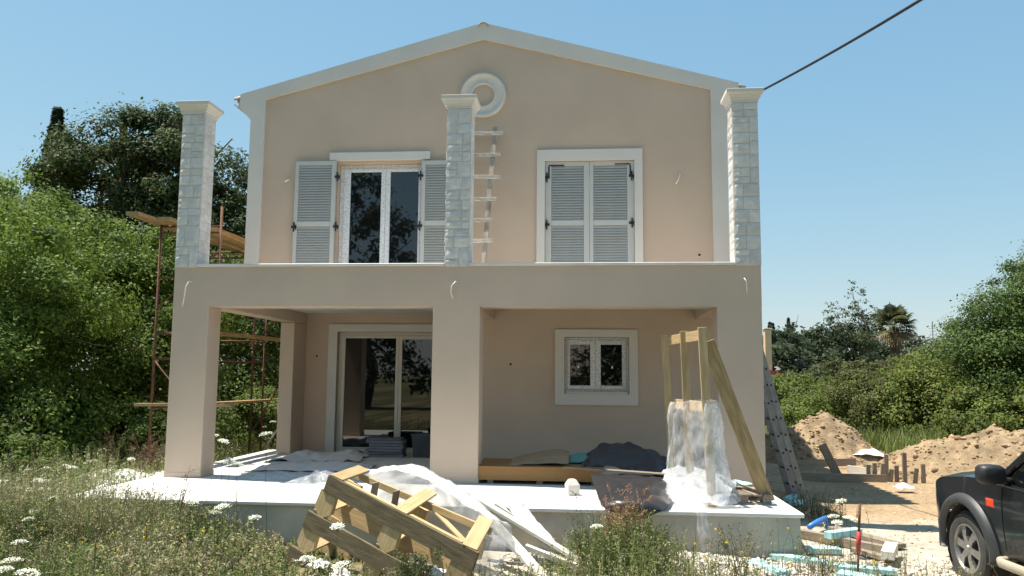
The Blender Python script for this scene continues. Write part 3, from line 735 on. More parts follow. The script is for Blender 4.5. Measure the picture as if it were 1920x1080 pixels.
# wispy tree
p = P(1625, 760, y=24); 
tree('slender_tree', (p.x, p.y), 'thin wispy tree with sparse leaves left of the palm', 'tree',
     [(-.3, 0, 3.2, 1.0, .8, 1.0), (-.9, 0, 4.2, .55, .5, .8), (-.2, 0, 4.8, .4, .4, 1.0), (.15, 0, 4.1, .5, .5, .9), (-1.3, 0, 4.7, .35, .35, .5), (-.45, 0, 5.6, .25, .25, .55)], 3000, .12, (.05, .07, .035), (.12, .15, .075), 33, (.06, .3), None, nsub=16, spray=.3, stems=2)
# palm
def palm(base, trunk_h, label):
    bx, by = base; t = thing('palm_tree', (bx, by, -.45), label, 'tree'); rg = np.random.default_rng(5); M = Matrix.Translation((bx, by, -.45))
    mb = MB(); mb.tube([(0, 0, -.2), (.03, 0, trunk_h*.5), (0, 0, trunk_h)], [.24, .2, .22], 10); mb.build('trunk', BARK, t, M, True)
    for k in range(46):
        a = rg.random()*2*math.pi; el = rg.uniform(-.75, 1.35); Ls = rg.uniform(.5, .75); d = np.array([math.cos(a)*math.cos(el), math.sin(a)*math.cos(el), math.sin(el)])
        hub = np.array([0, 0, trunk_h])+d*Ls; side = np.cross(d, [0, 0, 1.]); side /= np.linalg.norm(side)+1e-6; upv = np.cross(side, d); v = []; f = []
        o0 = np.array([0, 0, trunk_h-.1]); w = side*.015
        v += [o0-w, o0+w, hub+w, hub-w]; f.append((0, 1, 2, 3)); n = 22
        for i in range(n):
            th = (i/(n-1)-.5)*3.9; l_ = .6*(1-.25*abs(th)/2); dd = d*math.cos(th)+side*math.sin(th); pw = np.cross(dd, upv)*.03
            mid = hub+dd*l_*.6; tip = hub+dd*l_-np.array([0, 0, .22*rg.random()+.08]); b = len(v); v += [hub, mid+pw, tip, mid-pw]; f.append((b, b+1, b+2, b+3))
        c = np.array((.075, .085, .035))*rg.uniform(.7, 1.35) if el > -.35 else np.array((.22, .17, .09))*rg.uniform(.7, 1.2)
        obj('frond', np_mesh('frond', np.array(v), np.array(f), LEAF, np.tile(c, (len(v), 1))), t, M)
p = P(1676, 614, y=26); palm((p.x, p.y), p.z+.45, 'fan palm with dry lower fronds above the shrubs at right')
# far woods
rgf = random.Random(3)
for k, (px, ptop, y, w) in enumerate([(1455, 612, 62, 9), (1490, 604, 70, 9), (1530, 606, 66, 8), (1570, 600, 60, 7), (1725, 636, 58, 8), (1780, 650, 60, 9), (1830, 640, 64, 9), (1440, 640, 55, 8), (1630, 640, 60, 9)]):
    p = P(px, ptop, y=y); h = p.z+.45
    tree('far_tree', (p.x, p.y), 'dark far tree on the skyline, %s' % ['next to the chimney', 'just right of the chimney', 'in the middle of the skyline', 'left of the wispy tree', 'right of the palm', 'behind the aerial mast', 'behind the tall right tree', 'lowest beside the house edge', 'behind the wispy tree'][k], 'tree',
         [(0, 0, h*.62, w*.30, 2, h*.36), (-w*.28, 0, h*.5, w*.28, 2, h*.36), (w*.3, 0, h*.52, w*.28, 2, h*.36), (0, -.5, h*.3, w*.5, 2, h*.3)], 3600, .42, (.03, .046, .025), (.07, .092, .045), 60+k, (.3, .4), 'far trees on the skyline', nsub=16)
for k, (px, ptop, y) in enumerate([(1443, 604, 64), (1449, 606, 66), (1478, 596, 72)]):
    p = P(px, ptop, y=y); cypress((p.x, p.y), p.z+.45, .7, ['small far cypress touching the house edge', 'small far cypress over the chimney', 'lone small far cypress tip on the skyline'][k], 80+k, 1200, 'far cypresses')
# trees and a tiled house across the road, behind the viewer: they show in the window panes
for k, (x, y, h) in enumerate([(-12, -30, 15), (-5.5, -33, 13), (-18, -31, 14), (4.6, -31, 10), (10, -30, 13), (17, -31, 14), (-26, -29, 13)]):
    tree('broadleaf_tree', (x, y), 'tall dark tree %s, only mirrored in the glass' % ['behind the viewer to the left', 'behind the viewer beside the tiled house', 'far left behind the viewer', 'right of the tiled house behind the viewer', 'behind the viewer to the right', 'far right behind the viewer', 'farthest left behind the viewer'][k], 'tree',
         [(0, 0, h*.35, 2.4, 2.2, h*.25), (-1.8, 0, h*.55, 2.2, 2, h*.2), (1.8, 0, h*.6, 2.2, 2, h*.2), (0, 0, h*.82, 2.0, 2, h*.18), (-2, 0, 2, 2, 2, 2), (2, 0, 2, 2, 2, 2)], 7000, .36, O1, (.07, .095, .035), 90+k, (.3, .35), 'trees across the road', nsub=24)
def tiled_house():
    t = thing('tiled_house', (-1.2, -39, -.45), 'house with a clay tile roof behind the viewer, mirrored in the small window', 'house')
    m = MB(); m.box(-6, 2.3, -43, -38.2, -.45, 1.6); m.build('wall', STUCCO, t)
    v = []; f = []; nx, x0, x1 = 132, -6.4, 2.7
    for side in (1, -1):
        b = len(v)
        for i in range(nx+1):
            x = x0+(x1-x0)*i/nx; dz = .05*abs(math.sin(math.pi*i/4))
            for u in (0, 1): v.append((x, -37.6-2.9*u if side > 0 else -43.4+2.9*u, 1.5+2.6*u+dz))
        f += [(b+2*i, b+2*i+2, b+2*i+3, b+2*i+1) for i in range(nx)]
    rf = MB().add(v, f).build('roof', ROOFTILE, t)
    m = MB(); m.box(-1.2, -.7, -39.6, -39.1, 2.4, 4.6); m.build('chimney', TRIM, rf)
tiled_house()

# ---- buildings behind the bushes at right
def shed():
    a = P(1436, 700, y=48); b = P(1462, 690, y=48); c0 = P(1434, 618, y=48); c1 = P(1448, 690, y=48)
    t = thing('red_roofed_shed', (a.x, 49, -.45), 'low shed with red roof and cream chimney just right of the house', 'shed')
    m = MB(); m.box(a.x-3, b.x-.2, 48.1, 52, -.45, a.z-.15); m.build('wall', CONCRETE, t)
    m = MB(); m.prism([(a.x-3.2, a.z-.1), (b.x, a.z-.1), (b.x, a.z+.08), (a.x-3.2, b.z+.5)], 47.7, 52.3); rf = m.build('roof', mat('red_metal_roof', (.42, .07, .05), .6, .15, 3), t)
    m = MB(); m.bbox(c0.x, c1.x, 48, 48.6, a.z-.2, c0.z, .02); ch = m.build('chimney', mat('cream_render', (.62, .47, .29), .9, .1, 2), t)
    m = MB(); m.bbox(c0.x-.06, c1.x+.06, 47.94, 48.66, c0.z, c0.z+.10, .02); m.build('chimney_cap', CONCRETE, ch)
shed()
def white_house():
    a = P(1466, 700, y=55); b = P(1530, 700, y=55); e = P(1480, 682, y=55)
    t = thing('white_house', ((a.x+b.x)/2, 57, -.45), 'small white house mostly hidden behind the bushes at right', 'house')
    m = MB(); m.box(a.x, b.x, 55, 60, -.45, a.z); m.build('wall', mat('white_wall', (.72, .71, .68), .9, .05, 2), t)
    m = MB(); m.prism([(a.x-.4, a.z), (b.x+.4, a.z), ((a.x+b.x)/2, e.z+.35)], 54.6, 60.4); m.build('roof', mat('grey_roof', (.2, .18, .16), .9, .2, 3), t)
    for k in range(2): m = MB(); m.box(a.x+.5+k*1.1, a.x+1.1+k*1.1, 54.97, 55.02, a.z-1.3, a.z-.3); m.build('window', GLASS, t)
white_house()
p = P(1748, 603, y=55); m = MB(); m.tube([(0, 0, 0), (0, 0, p.z+.45)], .035, 6)
for k in range(4): m.tube([(-.28+.05*k, 0, p.z-.1-.25*k), (.28-.05*k, 0, p.z-.1-.25*k)], .015, 4)
tag(m.build('aerial_mast', ALU, None, Matrix.Translation((p.x, 55, -.45))), 'thin television aerial mast on the skyline right of the palm', 'aerial')

# ================================================================== BUILDING-SITE THINGS
V = Vector
# ---- ladder on the balcony (home-made, rungs nailed on)
def balcony_ladder():
    t = thing('wooden_ladder', (-.1, 1.75, 2.90), 'plaster-splashed wooden ladder leaning beside the middle stone column on the balcony', 'ladder')
    ax = P(907, 492, y=1.85); top = P(928, 250, y=2.36); d = (top-ax).normalized(); b0 = ax-d*((ax.z-2.903)/d.z); t1 = top+d*.12
    for off in (0, -.46): plank('rail', b0+V((off, 0, 0)), t1+V((off, 0, 0)), .05, .08, mat('ladder_rail_wood', (.56, .50, .43), .9, .0, 5, .4, 30, .2, objrand=.1, stretch=(1, 3, 3), col2=(.28, .235, .19)), t, up=(1, 0, 0))
    for k, (py, xr) in enumerate(((250, 943.5), (290, 938.5), (332, 939.5), (373, 931), (412.5, 922.5), (451, 923.5))):
        p = P(xr, py, y=2.31-k*.085); s = d*((p.z-b0.z)/d.z)+b0
        a = V((s.x-.46-R.uniform(.06, .12), s.y-.045, p.z+R.uniform(-.02, .02))); plank('rung', a, V((p.x, s.y-.045, p.z)), .026, .06, LADDERWOOD, t)
balcony_ladder()
# ---- extension ladder against the right wall
def ext_ladder():
    t = thing('extension_ladder', (5.36, 2.6, -.45), 'grey aluminium extension ladder leaning on the right wall of the house', 'ladder')
    for sec, (dx, dz, ln) in enumerate(((0, 0, 4.05), (.115, .03, 3.3))):
        b = V((5.30+dx, 2.45, gz(5.36, 2.5)+dz)); d = V((-1.02, 0, 3.85)).normalized()
        for yy in (0, .42):
            o = plank('rail', b+V((0, yy-sec*.03*(1 if yy == 0 else -1), 0)), b+d*ln+V((0, yy-sec*.03*(1 if yy == 0 else -1), 0)), .03, .095, ALU, t, up=(1, 0, .26))
        n = int(ln/.28)
        for k in range(n):
            m = MB(); q = b+d*(.2+k*.28); y0 = -.022-sec*.03; m.tube([q+V((0, y0, 0)), q+V((0, .42-y0, 0))], .017, 8); m.build('rung', BLACK_METAL, t, None, True)
ext_ladder()
# ---- scaffold at the left side
def scaffold():
    t = thing('scaffold', (-5.2, 3.4, -.45), 'rusty steel tube scaffold standing along the left side of the house', 'scaffold')
    def tb(n, a, b, r=.024, mt=RUST): m = MB(); m.tube([a, b], r, 8); m.build(n, mt, t, None, True)
    xl, xr = -5.68, -4.56
    for y, xr_, top in ((2.0, xr, 4.2), (5.0, -5.14, 4.2), (5.3, -5.02, 2.6)):
        xl_ = xr_-1.1
        for x in (xl_, xr_): tb('post', (x, y, gz(x, y)), (x, y, top+(.25 if x == xr_ else 0)))
        for z in (.92, 1.76, 2.2, 3.18, 3.98, 4.10): 
            if z < top: tb('rung_bar', (xl_, y, z), (xr_, y, z), .019)
    tb('brace', (-5.66, 1.97, 2.62), (-4.58, 1.97, 3.62), .015); tb('brace', (-5.62, 1.97, 1.72), (-4.58, 1.97, .55), .015)
    tb('brace', (-5.75, 1.95, -.3), (-4.60, 1.95, 1.25), .02, OLDWOOD); tb('brace', (-5.16, 5.0, .2), (-4.2, 5.0, 1.9), .016); tb('brace', (-5.1, 4.96, 2.1), (-4.1, 4.96, 3.4), .016)
    tb('brace', (-5.05, 5.32, -.25), (-4.1, 5.32, 1.25), .022, PALEWOOD)
scaffold()
def loose(o, label, cat, group=None): return tag(o, label, cat, group)
GP = 'scaffold planks'
loose(plank('scaffold_plank', (-5.66, 1.05, 4.15), (-5.62, 5.9, 4.17), .22, .06, USEDPINE, warp=.02), 'outer top scaffold plank sticking out toward the viewer', 'plank', GP)
loose(plank('scaffold_plank', (-5.38, 1.55, 4.155), (-5.28, 6.3, 4.165), .22, .06, USEDPINE, warp=.02), 'middle top scaffold plank beside the left stone column', 'plank', GP)
loose(plank('scaffold_plank', (-5.0, 1.75, 4.15), (-5.0, 5.6, 4.16), .22, .06, USEDPINE, warp=.02), 'inner top scaffold plank seen between stone column and house corner', 'plank', GP)
loose(plank('scaffold_plank', (-4.72, 1.9, 4.02), (-5.0, 5.8, 4.10), .2, .04, USEDPINE, warp=.02), 'lower of the top scaffold planks next to the house corner', 'plank', GP)
loose(plank('scaffold_plank', (-5.05, 2.1, 2.245), (-4.75, 5.6, 2.245), .22, .06, USEDPINE, warp=.02), 'scaffold plank at head height seen through the porch side opening', 'plank', GP)
loose(plank('scaffold_plank', (-5.9, 1.95, .965), (-4.2, 2.02, .965), .2, .05, USEDPINE, warp=.01), 'short plank lying across the scaffold behind the left pillar at knee height', 'plank', GP)
loose(plank('scaffold_plank', (-5.2, 2.3, .965), (-4.85, 5.4, .965), .2, .04, USEDPINE, warp=.01), 'low scaffold plank running back along the house', 'plank', GP)

# ---- OSB crate with its lid things
def osb_crate():
    t = thing('osb_crate', (1.2, .5, 0), 'long low crate of brown OSB board on feet beside the middle pillar', 'crate')
    for n, a in (('front_panel', (.30, 2.08, .03, .048, .052, .225)), ('side_panel', (2.062, 2.08, .0485, 1.1, .052, .225)), ('side_panel', (.30, .318, .0485, 1.1, .052, .225)), ('back_panel', (.30, 2.08, 1.1005, 1.118, .052, .225)), ('lid', (.28, 2.10, .01, 1.14, .226, .244))):
        MB().bbox(*a, .002).build(n, OSB, t)
    for x in (.45, 1.15, 1.92):
        for y in (.08, 1.0): MB().bbox(x, x+.09, y, y+.09, .001, .051, .003).build('foot', OLDWOOD, t)
osb_crate()
tag(sheet('dark_tarpaulin', [[(x, y, .252+h) for x, h in zip((1.78, 2.05, 2.4, 2.75, 3.05), hs)] for y, hs in ((.18, (0, .02, -.02, -.08, -.2)), (.45, (.02, .20, .22, .14, .0)), (.8, (.03, .26, .32, .22, .1)), (1.15, (.0, .10, .12, .1, -.05)))], TARP, sub=7, amp=.05, fscale=5, seed=4), 'heap of dark grey tarpaulin on the right end of the OSB crate', 'tarpaulin')
tag(sheet('cardboard_sheet', [[(x, y, .25+h) for x, h in zip((.75, 1.05, 1.4, 1.6), hs)] for y, hs in ((.2, (.0, .02, .04, .03)), (.6, (.02, .07, .12, .10)), (1.0, (.03, .10, .17, .14)))], CARDBOARD, sub=4, amp=.012, fscale=4, seed=8), 'brown cardboard sheet lying bowed on the OSB crate', 'cardboard')
tag(sheet('teal_sheet', [[(x, y, .25+h) for x, h in zip((1.55, 1.75, 1.95), hs)] for y, hs in ((.5, (.02, .03, .05)), (.9, (.07, .13, .14)))], TEAL, sub=5, amp=.01, fscale=5, seed=9), 'teal plastic sheet between the cardboard and the dark tarpaulin', 'plastic sheet')
tag(plank('thin_board', (1.55, -.06, .262), P(1290, 892, y=-.55), .14, .018, OLDWOOD, warp=.0), 'thin long board reaching from the OSB crate into the plastic wrap', 'board')
def block():
    p = P(1073, 928, z=0); v = []; f = []
    prof = [(.075, 0), (.078, .13), (.045, .19), (.03, .20)]
    for r_, z in prof: v += [(sx*r_, sy*r_, z) for sx, sy in ((-1, -1), (1, -1), (1, 1), (-1, 1))]
    for i in range(3):
        for k in range(4): f.append((i*4+k, i*4+(k+1) % 4, i*4+4+(k+1) % 4, i*4+4+k))
    f += [(3, 2, 1, 0), (12, 13, 14, 15)]
    tag(MB().add(v, f).build('wood_block', PALEWOOD, None, Matrix.Translation((p.x, p.y, .001)) @ Matrix.Rotation(rad(18), 4, 'Z')), 'small pale wood block with a pointed top on the porch floor', 'wood block')
block()
A = lambda px, py, y: tuple(P(px, py, y=y))
tag(sheet('black_polythene', [[A(1108, 890, -.35), A(1150, 891, -.30), A(1200, 892, -.35), A(1246, 893, -.4)], [A(1112, 905, -.75), A(1150, 900, -.85), A(1205, 899, -.85), A(1252, 905, -.75)], [A(1122, 930, -1.5), A(1160, 922, -1.6), A(1210, 922, -1.6), A(1262, 934, -1.2)], [A(1135, 948, -1.99), A(1165, 943, -2.03), A(1205, 943, -2.03), A(1250, 950, -1.99)], [A(1160, 975, -2.0), A(1180, 975, -2.04), A(1200, 975, -2.04), A(1222, 970, -2.0)]],
          BLACKFILM, sub=7, amp=.025, fscale=6, seed=12), 'crumpled black plastic sheet draped over the porch edge', 'plastic sheet')
# ---- wooden frame of three studs
fb = [V((3.33, -1.59, .001)), V((3.19, -.76, .001)), V((3.05, .06, .001))]; ft = [P(1316, 614, y=-1.5), P(1282, 621, y=-.70), P(1246, 628, y=.10)]
def stud_frame():
    t = thing('stud_frame', (3.19, -.76, 0), 'upright frame of three new pine studs with two crosspieces, standing before the right pillar', 'wooden frame')
    for a, b in zip(fb, ft): plank('stud', a, b, .10, .045, PINE, t, up=(0, 1, 0))
    off = V((.05, 0, 0))
    for k, zf in ((0, .962), (1, .545)):
        plank('crosspiece', fb[0]+(ft[0]-fb[0])*zf+off, fb[2]+(ft[2]-fb[2])*zf+off, .024, .13, PINE, t)
stud_frame()
pb = P(1440, 941, z=.02); pt = P(1326, 640, y=-1.33)
tag(plank('leaning_plank', pb, pt, .17, .045, USEDPINE, None, up=(0, -1, .3)), 'long worn plank leaning diagonally against the stud frame', 'plank')
# ---- small pallet at the slab corner
def pallet_small():
    t = thing('wooden_pallet', (3.75, -.9, 0), 'broken weathered pallet lying flat at the foot of the right pillar', 'pallet')
    a = rad(8); M0 = Matrix.Translation((3.42, -1.42, 0)) @ Matrix.Rotation(a, 4, 'Z')
    def bd(n, x0, x1, y0, y1, z0, z1, mt=OLDWOOD):
        L_ = MB(); dx, dy = x1-x0, y1-y0
        if dx >= dy: L_.bbox(0, dx, -dy/2, dy/2, z0, z1, .003); M = M0 @ Matrix.Translation((x0, (y0+y1)/2, 0))
        else: L_.bbox(0, dy, -dx/2, dx/2, z0, z1, .003); M = M0 @ Matrix.Translation(((x0+x1)/2, y0, 0)) @ Matrix.Rotation(rad(90), 4, 'Z')
        L_.build(n, mt, t, M)
    for y in (0, .42, .82): bd('board', 0, .66, y, y+.10, .002, .022)
    for y in (0, .42, .82):
        for x in (0, .28, .56): bd('block', x, x+.10, y+.001, y+.10, .0225, .10)
    for x, w in ((0, .10), (.14, .09), (.29, .12), (.45, .09), (.57, .10)): bd('board', x, x+w, -.02, .95, .101, .122)
pallet_small()
tag(plank('loose_board', (3.38, -.35, .145), (4.08, -1.15, .14), .11, .02, OLDWOOD), 'loose board lying slantwise on the broken pallet', 'board')
tag(plank('loose_board', (3.40, -1.30, .14), (3.95, -.6, .14), .10, .02, OLDWOOD), 'second loose board on the broken pallet, under the plastic', 'board')
# ---- clear film on the frame
def film(name, rows, m, label, **k): return tag(sheet(name, rows, m, **k), label, 'plastic film')
z_ = lambda f, i: fb[i]+(ft[i]-fb[i])*f
rows = []
for f, bul in ((.57, .03), (.50, .10), (.38, .10), (.25, .13), (.10, .22), (.02, .38)):
    a, b, c = z_(f, 0), z_(f, 1), z_(f, 2)
    rows.append([tuple(a+V((.10+bul*.5, -.04, 0))), tuple(a+V((-.03-bul*.2, -.05-bul*.25, 0))), tuple((a+b)/2+V((-.05-bul*.7, 0, .02))), tuple(b+V((-.06-bul, 0, 0))), tuple((b+c)/2+V((-.05-bul*.8, 0, -.02))), tuple(c*.75+b*.25+V((-.04-bul*.6, .0, -.03)))])
film('plastic_film', rows, FILM, 'clear plastic film hanging from the lower crosspiece of the stud frame', sub=9, amp=.035, fscale=7, seed=22, aniso=(1, 1, .35))
rows = []
for f, bul in ((.585, .02), (.46, .09), (.30, .12), (.14, .20), (.02, .36)):
    a, b = z_(f, 0), z_(f, 1)
    rows.append([tuple(a+V((-.04, -.04, 0))), tuple(a+V((.05, -.03-bul*.5, 0))), tuple(a+V((.10+bul*.6, .08, 0))), tuple((a+b)/2+V((.10+bul, .1, 0))), tuple(b+V((.08+bul, .1, -.02)))])
film('plastic_film', rows, FILM, 'clear plastic film on the pillar side of the stud frame, bulging to the right', sub=9, amp=.04, fscale=7, seed=25, aniso=(1, 1, .35))
rows = [[(2.75, .0, .02), (3.0, .15, .10), (3.3, .2, .12), (3.6, .0, .04)], [(2.62, -.35, .02), (2.95, -.3, .24), (3.3, -.3, .26), (3.7, -.35, .10)], [(2.72, -.9, .02), (3.0, -.85, .22), (3.35, -.85, .28), (3.75, -.8, .16)], [(2.85, -1.35, .02), (3.08, -1.35, .20), (3.35, -1.4, .17), (3.6, -1.35, .14)], [(2.98, -1.75, .012), (3.1, -1.8, .06), (3.3, -1.82, .05), (3.45, -1.7, .012)]]
film('plastic_film', rows, FILMDENSE, 'heaped milky plastic film around the foot of the stud frame', sub=10, amp=.06, fscale=6, seed=28)
rows = [[(3.07, -1.72, .04), (3.13, -1.78, .06), (3.20, -1.74, .05)], [(3.10, -1.99, .02), (3.15, -2.03, .02), (3.20, -2.0, .015)], [(3.10, -2.03, -.18), (3.17, -2.07, -.2), (3.22, -2.03, -.2)], [(3.15, -2.06, -.42), (3.19, -2.10, -.42), (3.24, -2.05, -.42)]]
film('plastic_film', rows, FILM, 'strip of plastic film hanging over the porch edge below the stud frame', sub=9, amp=.02, fscale=9, seed=31, aniso=(1, 1, .3))
tag(sheet('teal_sheet', [[(3.62, -.75, .15), (3.85, -.7, .16), (4.0, -.6, .15)], [(3.6, -.5, .15), (3.8, -.45, .19), (3.98, -.42, .15)]], FOAM, sub=4, amp=.01, seed=2), 'pale teal scrap on the broken pallet', 'plastic scrap')

# ---- in the porch: flat cartons by the sliding door
for k in range(7):
    w = .33+R.uniform(-.02, .03); z0 = .002+k*.052; x = -1.86+R.uniform(-.025, .025)
    o = MB().bbox(-w, w, -.2, .2, 0, .045 if k < 6 else .03, .004).build('flat_carton', CARTON, None, Matrix.Translation((x, 3.55, z0)) @ Matrix.Rotation(R.uniform(-.06, .06), 4, 'Z'))
    tag(o, 'flat grey carton in the stack before the sliding door, %s' % ['bottom one', 'second from bottom', 'third from bottom', 'middle one', 'third from top', 'second from top', 'topmost one'][k], 'carton', 'flat cartons by the sliding door')
def dark_bin():
    v = []; f = []
    for i, (r_, z) in enumerate(((.16, 0), (.20, .40), (.215, .40), (.215, .43), (.19, .43), (.15, .02))): v += [(sx*r_, sy*r_, z) for sx, sy in ((-1, -1), (1, -1), (1, 1), (-1, 1))]
    for i in range(5):
        for k in range(4): f.append((i*4+k, i*4+(k+1) % 4, i*4+4+(k+1) % 4, i*4+4+k))
    f += [(3, 2, 1, 0), (20, 21, 22, 23)]
    tag(MB().add(v, f).build('plastic_bin', TARP, None, Matrix.Translation((-1.17, 3.6, .001))), 'black square plastic bin standing by the sliding door', 'bin')
dark_bin()
tag(sheet('dark_tarpaulin', [[(-2.75, 3.3, .01), (-2.5, 3.25, .05), (-2.3, 3.3, .01)], [(-2.8, 3.6, .02), (-2.5, 3.6, .12), (-2.28, 3.6, .02)], [(-2.75, 3.95, .01), (-2.5, 3.95, .05), (-2.3, 3.95, .01)]], TARP, sub=6, amp=.03, seed=14), 'small crumple of dark tarpaulin left of the carton stack', 'tarpaulin')
# sheets on the porch floor
def floor_sheet(name, x0, x1, y0, y1, h, m, label, seed, amp=.03, nx=5, ny=4, dx=0.):
    rg = random.Random(seed); rows = []
    for j in range(ny):
        y = y0+(y1-y0)*j/(ny-1); row = []
        for i in range(nx):
            e = i in (0, nx-1) or j in (0, ny-1); x = x0+(x1-x0)*i/(nx-1)
            row.append((x+dx*j+rg.uniform(-.06, .06), y+rg.uniform(-.06, .06), .012+(0 if e else h*rg.uniform(.3, 1))+amp))
        rows.append(row)
    return tag(sheet(name, rows, m, sub=7, amp=amp, fscale=5, seed=seed), label, 'plastic sheet')
floor_sheet('white_sheet', -3.65, -2.1, 2.2, 3.5, .12, WHITESHEET, 'crumpled white protective sheet at the back of the porch by the rear pillar', 41, .045)
floor_sheet('white_sheet', -3.5, -1.6, .9, 2.1, .06, WHITESHEET, 'flat grey-white protective sheet across the shaded porch floor', 42, .025)
floor_sheet('plastic_film', -2.25, -1.45, -.55, .05, .12, FILM, 'small heap of clear film on the porch floor left of the crate stack', 43, .035)
floor_sheet('white_sheet', -3.3, -1.7, -.1, .75, .05, FILMDENSE, 'thin milky sheet on the porch floor beside the left pillar', 44, .02)
for k, (x, y, w, h, lb) in enumerate(((-5.15, .9, .9, .20, 'big white plaster sheet crumpled in the weeds left of the porch'), (-6.2, 1.7, .7, .16, 'small white sheet in the weeds farthest left of the porch'), (-4.95, -.3, .6, .18, 'white sheet in the weeds at the left end of the porch'))):
    rows = [[(x+w*i/2, y+.45*j, gz(x, y)+.16+(.0 if (i in (-2, 2) or j in (-1, 2)) else h)) for i in range(-2, 3)] for j in range(-1, 3)]
    tag(sheet('white_sheet', rows, WHITESHEET, sub=6, amp=.06, fscale=4, seed=50+k), lb, 'plastic sheet')

# ---- tall slatted crate tipped over in front of the porch
def crate():
    T = P(622, 893, y=-3.0); E = P(893, 1035, y=-3.6); Bk = P(697, 885, y=-2.25)
    u = (E-T).normalized(); Lg = (E-T).length; v0 = Bk-T; v = (v0-u*v0.dot(u)).normalized(); Wd = v0.length*.98; w = u.cross(v).normalized()
    if w.z < 0: w = -w
    t = thing('slatted_crate', (.1, -3.0, gz(.1, -3)), 'tipped-over wooden slatted crate with open sides in the weeds before the porch', 'crate')
    # the frame is racked: the cross direction turns along its length
    va = (P(671, 877, y=-2.45)-T)/Wd; fm = T+u*(Lg*.5); vb = (P(806, 924, y=fm.y+.52)-fm)/Wd; vc = (P(921, 980, y=-3.22)-E)/Wd
    def Q(a, b, c):
        s = max(0, min(1, a/Lg)); vv = va*(1-2*s)+vb*(2*s) if s < .5 else vb*(2-2*s)+vc*(2*s-1)
        return T+u*a+vv*b-w*c
    H = .98
    for b, nm in ((0, 'side_board'), (Wd, 'side_board')):
        for lv, sh in ((0.085, 0), (.085+.44, -.10), (.085+.86, -.16)):
            plank(nm, Q(-.03+sh, b, lv), Q(Lg+.03+sh*.4, b, lv), .045, .07 if b and lv < .2 else .185, PINE if b else CRATESHADEWOOD, t, up=w)  # front boards take the wood with shade painted in, rear ones plain pine
    for a in (.07, Lg*.5, Lg-.08):
        plank('top_slat', Q(a, -.015, -.012+.0), Q(a, Wd+.015, -.012), .155, .022, PINE, t, up=w)
        for lv in (.44-.03, .86-.03):
            plank('cross_slat', Q(a-.08, .014, lv), Q(a-.08, Wd-.014, lv), .13, .022, PINE, t, up=w)
        for b in (.03, Wd-.03):      # corner posts, cut to a point below
            for lv0, lv1, sh in ((.165, .445, -.03), (.605, .865, -.09)):
                m = MB(); ln = lv1-lv0; hw = .10
                m.prism([(0, -hw), (ln*.72, -hw*1.15), (ln, -.02), (ln, .02), (ln*.72, hw*1.15), (0, hw)], -.03, .03)
                p0 = Q(a+sh, b, lv0); X = -w; Z = u; Y = Z.cross(X)
                M = Matrix(((X.x, Y.x, Z.x, p0.x), (X.y, Y.y, Z.y, p0.y), (X.z, Y.z, Z.z, p0.z), (0, 0, 0, 1)))
                m.build('post', PINE, t, M)
    for a0, a1 in ((.16, Lg*.5-.09), (Lg*.5+.09, Lg-.17)): plank('rail', Q(a0, .085, .022), Q(a1, .085, .022), .06, .035, PINE, t, up=w)
    plank('brace', Q(Lg*.55, Wd-.02, .12), Q(Lg-.1, Wd*.35, .10), .07, .02, PINE, t, up=w)
    for a in (.35, .62): plank('loose_slat', Q(a, Wd*.7, .02), Q(a+.05, Wd*.75, .36), .11, .02, OLDWOOD, t, up=u)
    return Q, Lg, Wd
Q, Lg, Wd = crate()
q3 = lambda a, b, c: tuple(Q(a, b, c))
rows = [[q3(.10, Wd*.9, .0), q3(.25, Wd*1.0, -.07), q3(.5, Wd*1.0, -.12), q3(.9, Wd*1.0, -.12), q3(1.35, Wd*1.0, -.08), q3(1.8, Wd*1.0, -.04)],
        [q3(.05, Wd*1.1, .05), q3(.22, Wd*1.2, -.08), q3(.55, Wd*1.3, -.15), q3(1.0, Wd*1.3, -.14), q3(1.5, Wd*1.3, -.06), q3(2.0, Wd*1.25, .0)],
        [q3(.1, Wd*1.45, .25), q3(.35, Wd*1.6, .1), q3(.7, Wd*1.7, .02), q3(1.1, Wd*1.65, .0), q3(1.6, Wd*1.6, .05), q3(2.1, Wd*1.4, .12)],
        [q3(.0, Wd*1.5, .6), q3(.3, Wd*1.7, .5), q3(.7, Wd*1.8, .45), q3(1.1, Wd*1.8, .4), q3(1.6, Wd*1.75, .35), q3(2.2, Wd*1.5, .3)]]
film('plastic_film', rows, FILMDENSE, 'large billowing sheet of milky film draped behind the tipped crate', sub=10, amp=.045, fscale=4.5, seed=61, aniso=(.6, 1, 1))
rows = [[tuple(P(x, y_, y=d)) for x, y_, d in r_] for r_ in (((900, 1000, -3.3), (925, 1005, -3.25), (950, 1015, -3.2)), ((890, 1035, -3.45), (920, 1040, -3.4), (945, 1045, -3.35)), ((880, 1075, -3.55), (910, 1078, -3.5), (935, 1080, -3.45)))]
film('plastic_film', rows, FILM, 'torn flap of film hanging from the right end of the tipped crate', sub=7, amp=.03, fscale=7, seed=63)
GW = 'pale boards beside the tipped crate'
for k, (a, b, w_, tk, lb) in enumerate((((878, 925, -2.35), (1118, 1070, -2.75), .13, .03, 'longest pale board sliding down from the tipped crate'), ((900, 955, -2.55), (1020, 1085, -3.1), .15, .03, 'wide pale board leaning on the right end of the tipped crate'), ((930, 945, -2.3), (1060, 1040, -2.55), .10, .04, 'short pale board behind the longest pale board'), ((985, 1025, -2.7), (1135, 1078, -2.8), .09, .05, 'pale batten lying lowest among the pale boards'))):
    tag(plank('pale_board', P(a[0], a[1], y=a[2]), P(b[0], b[1], y=b[2]), w_, tk, PALEWOOD, warp=.015), lb, 'board', GW)
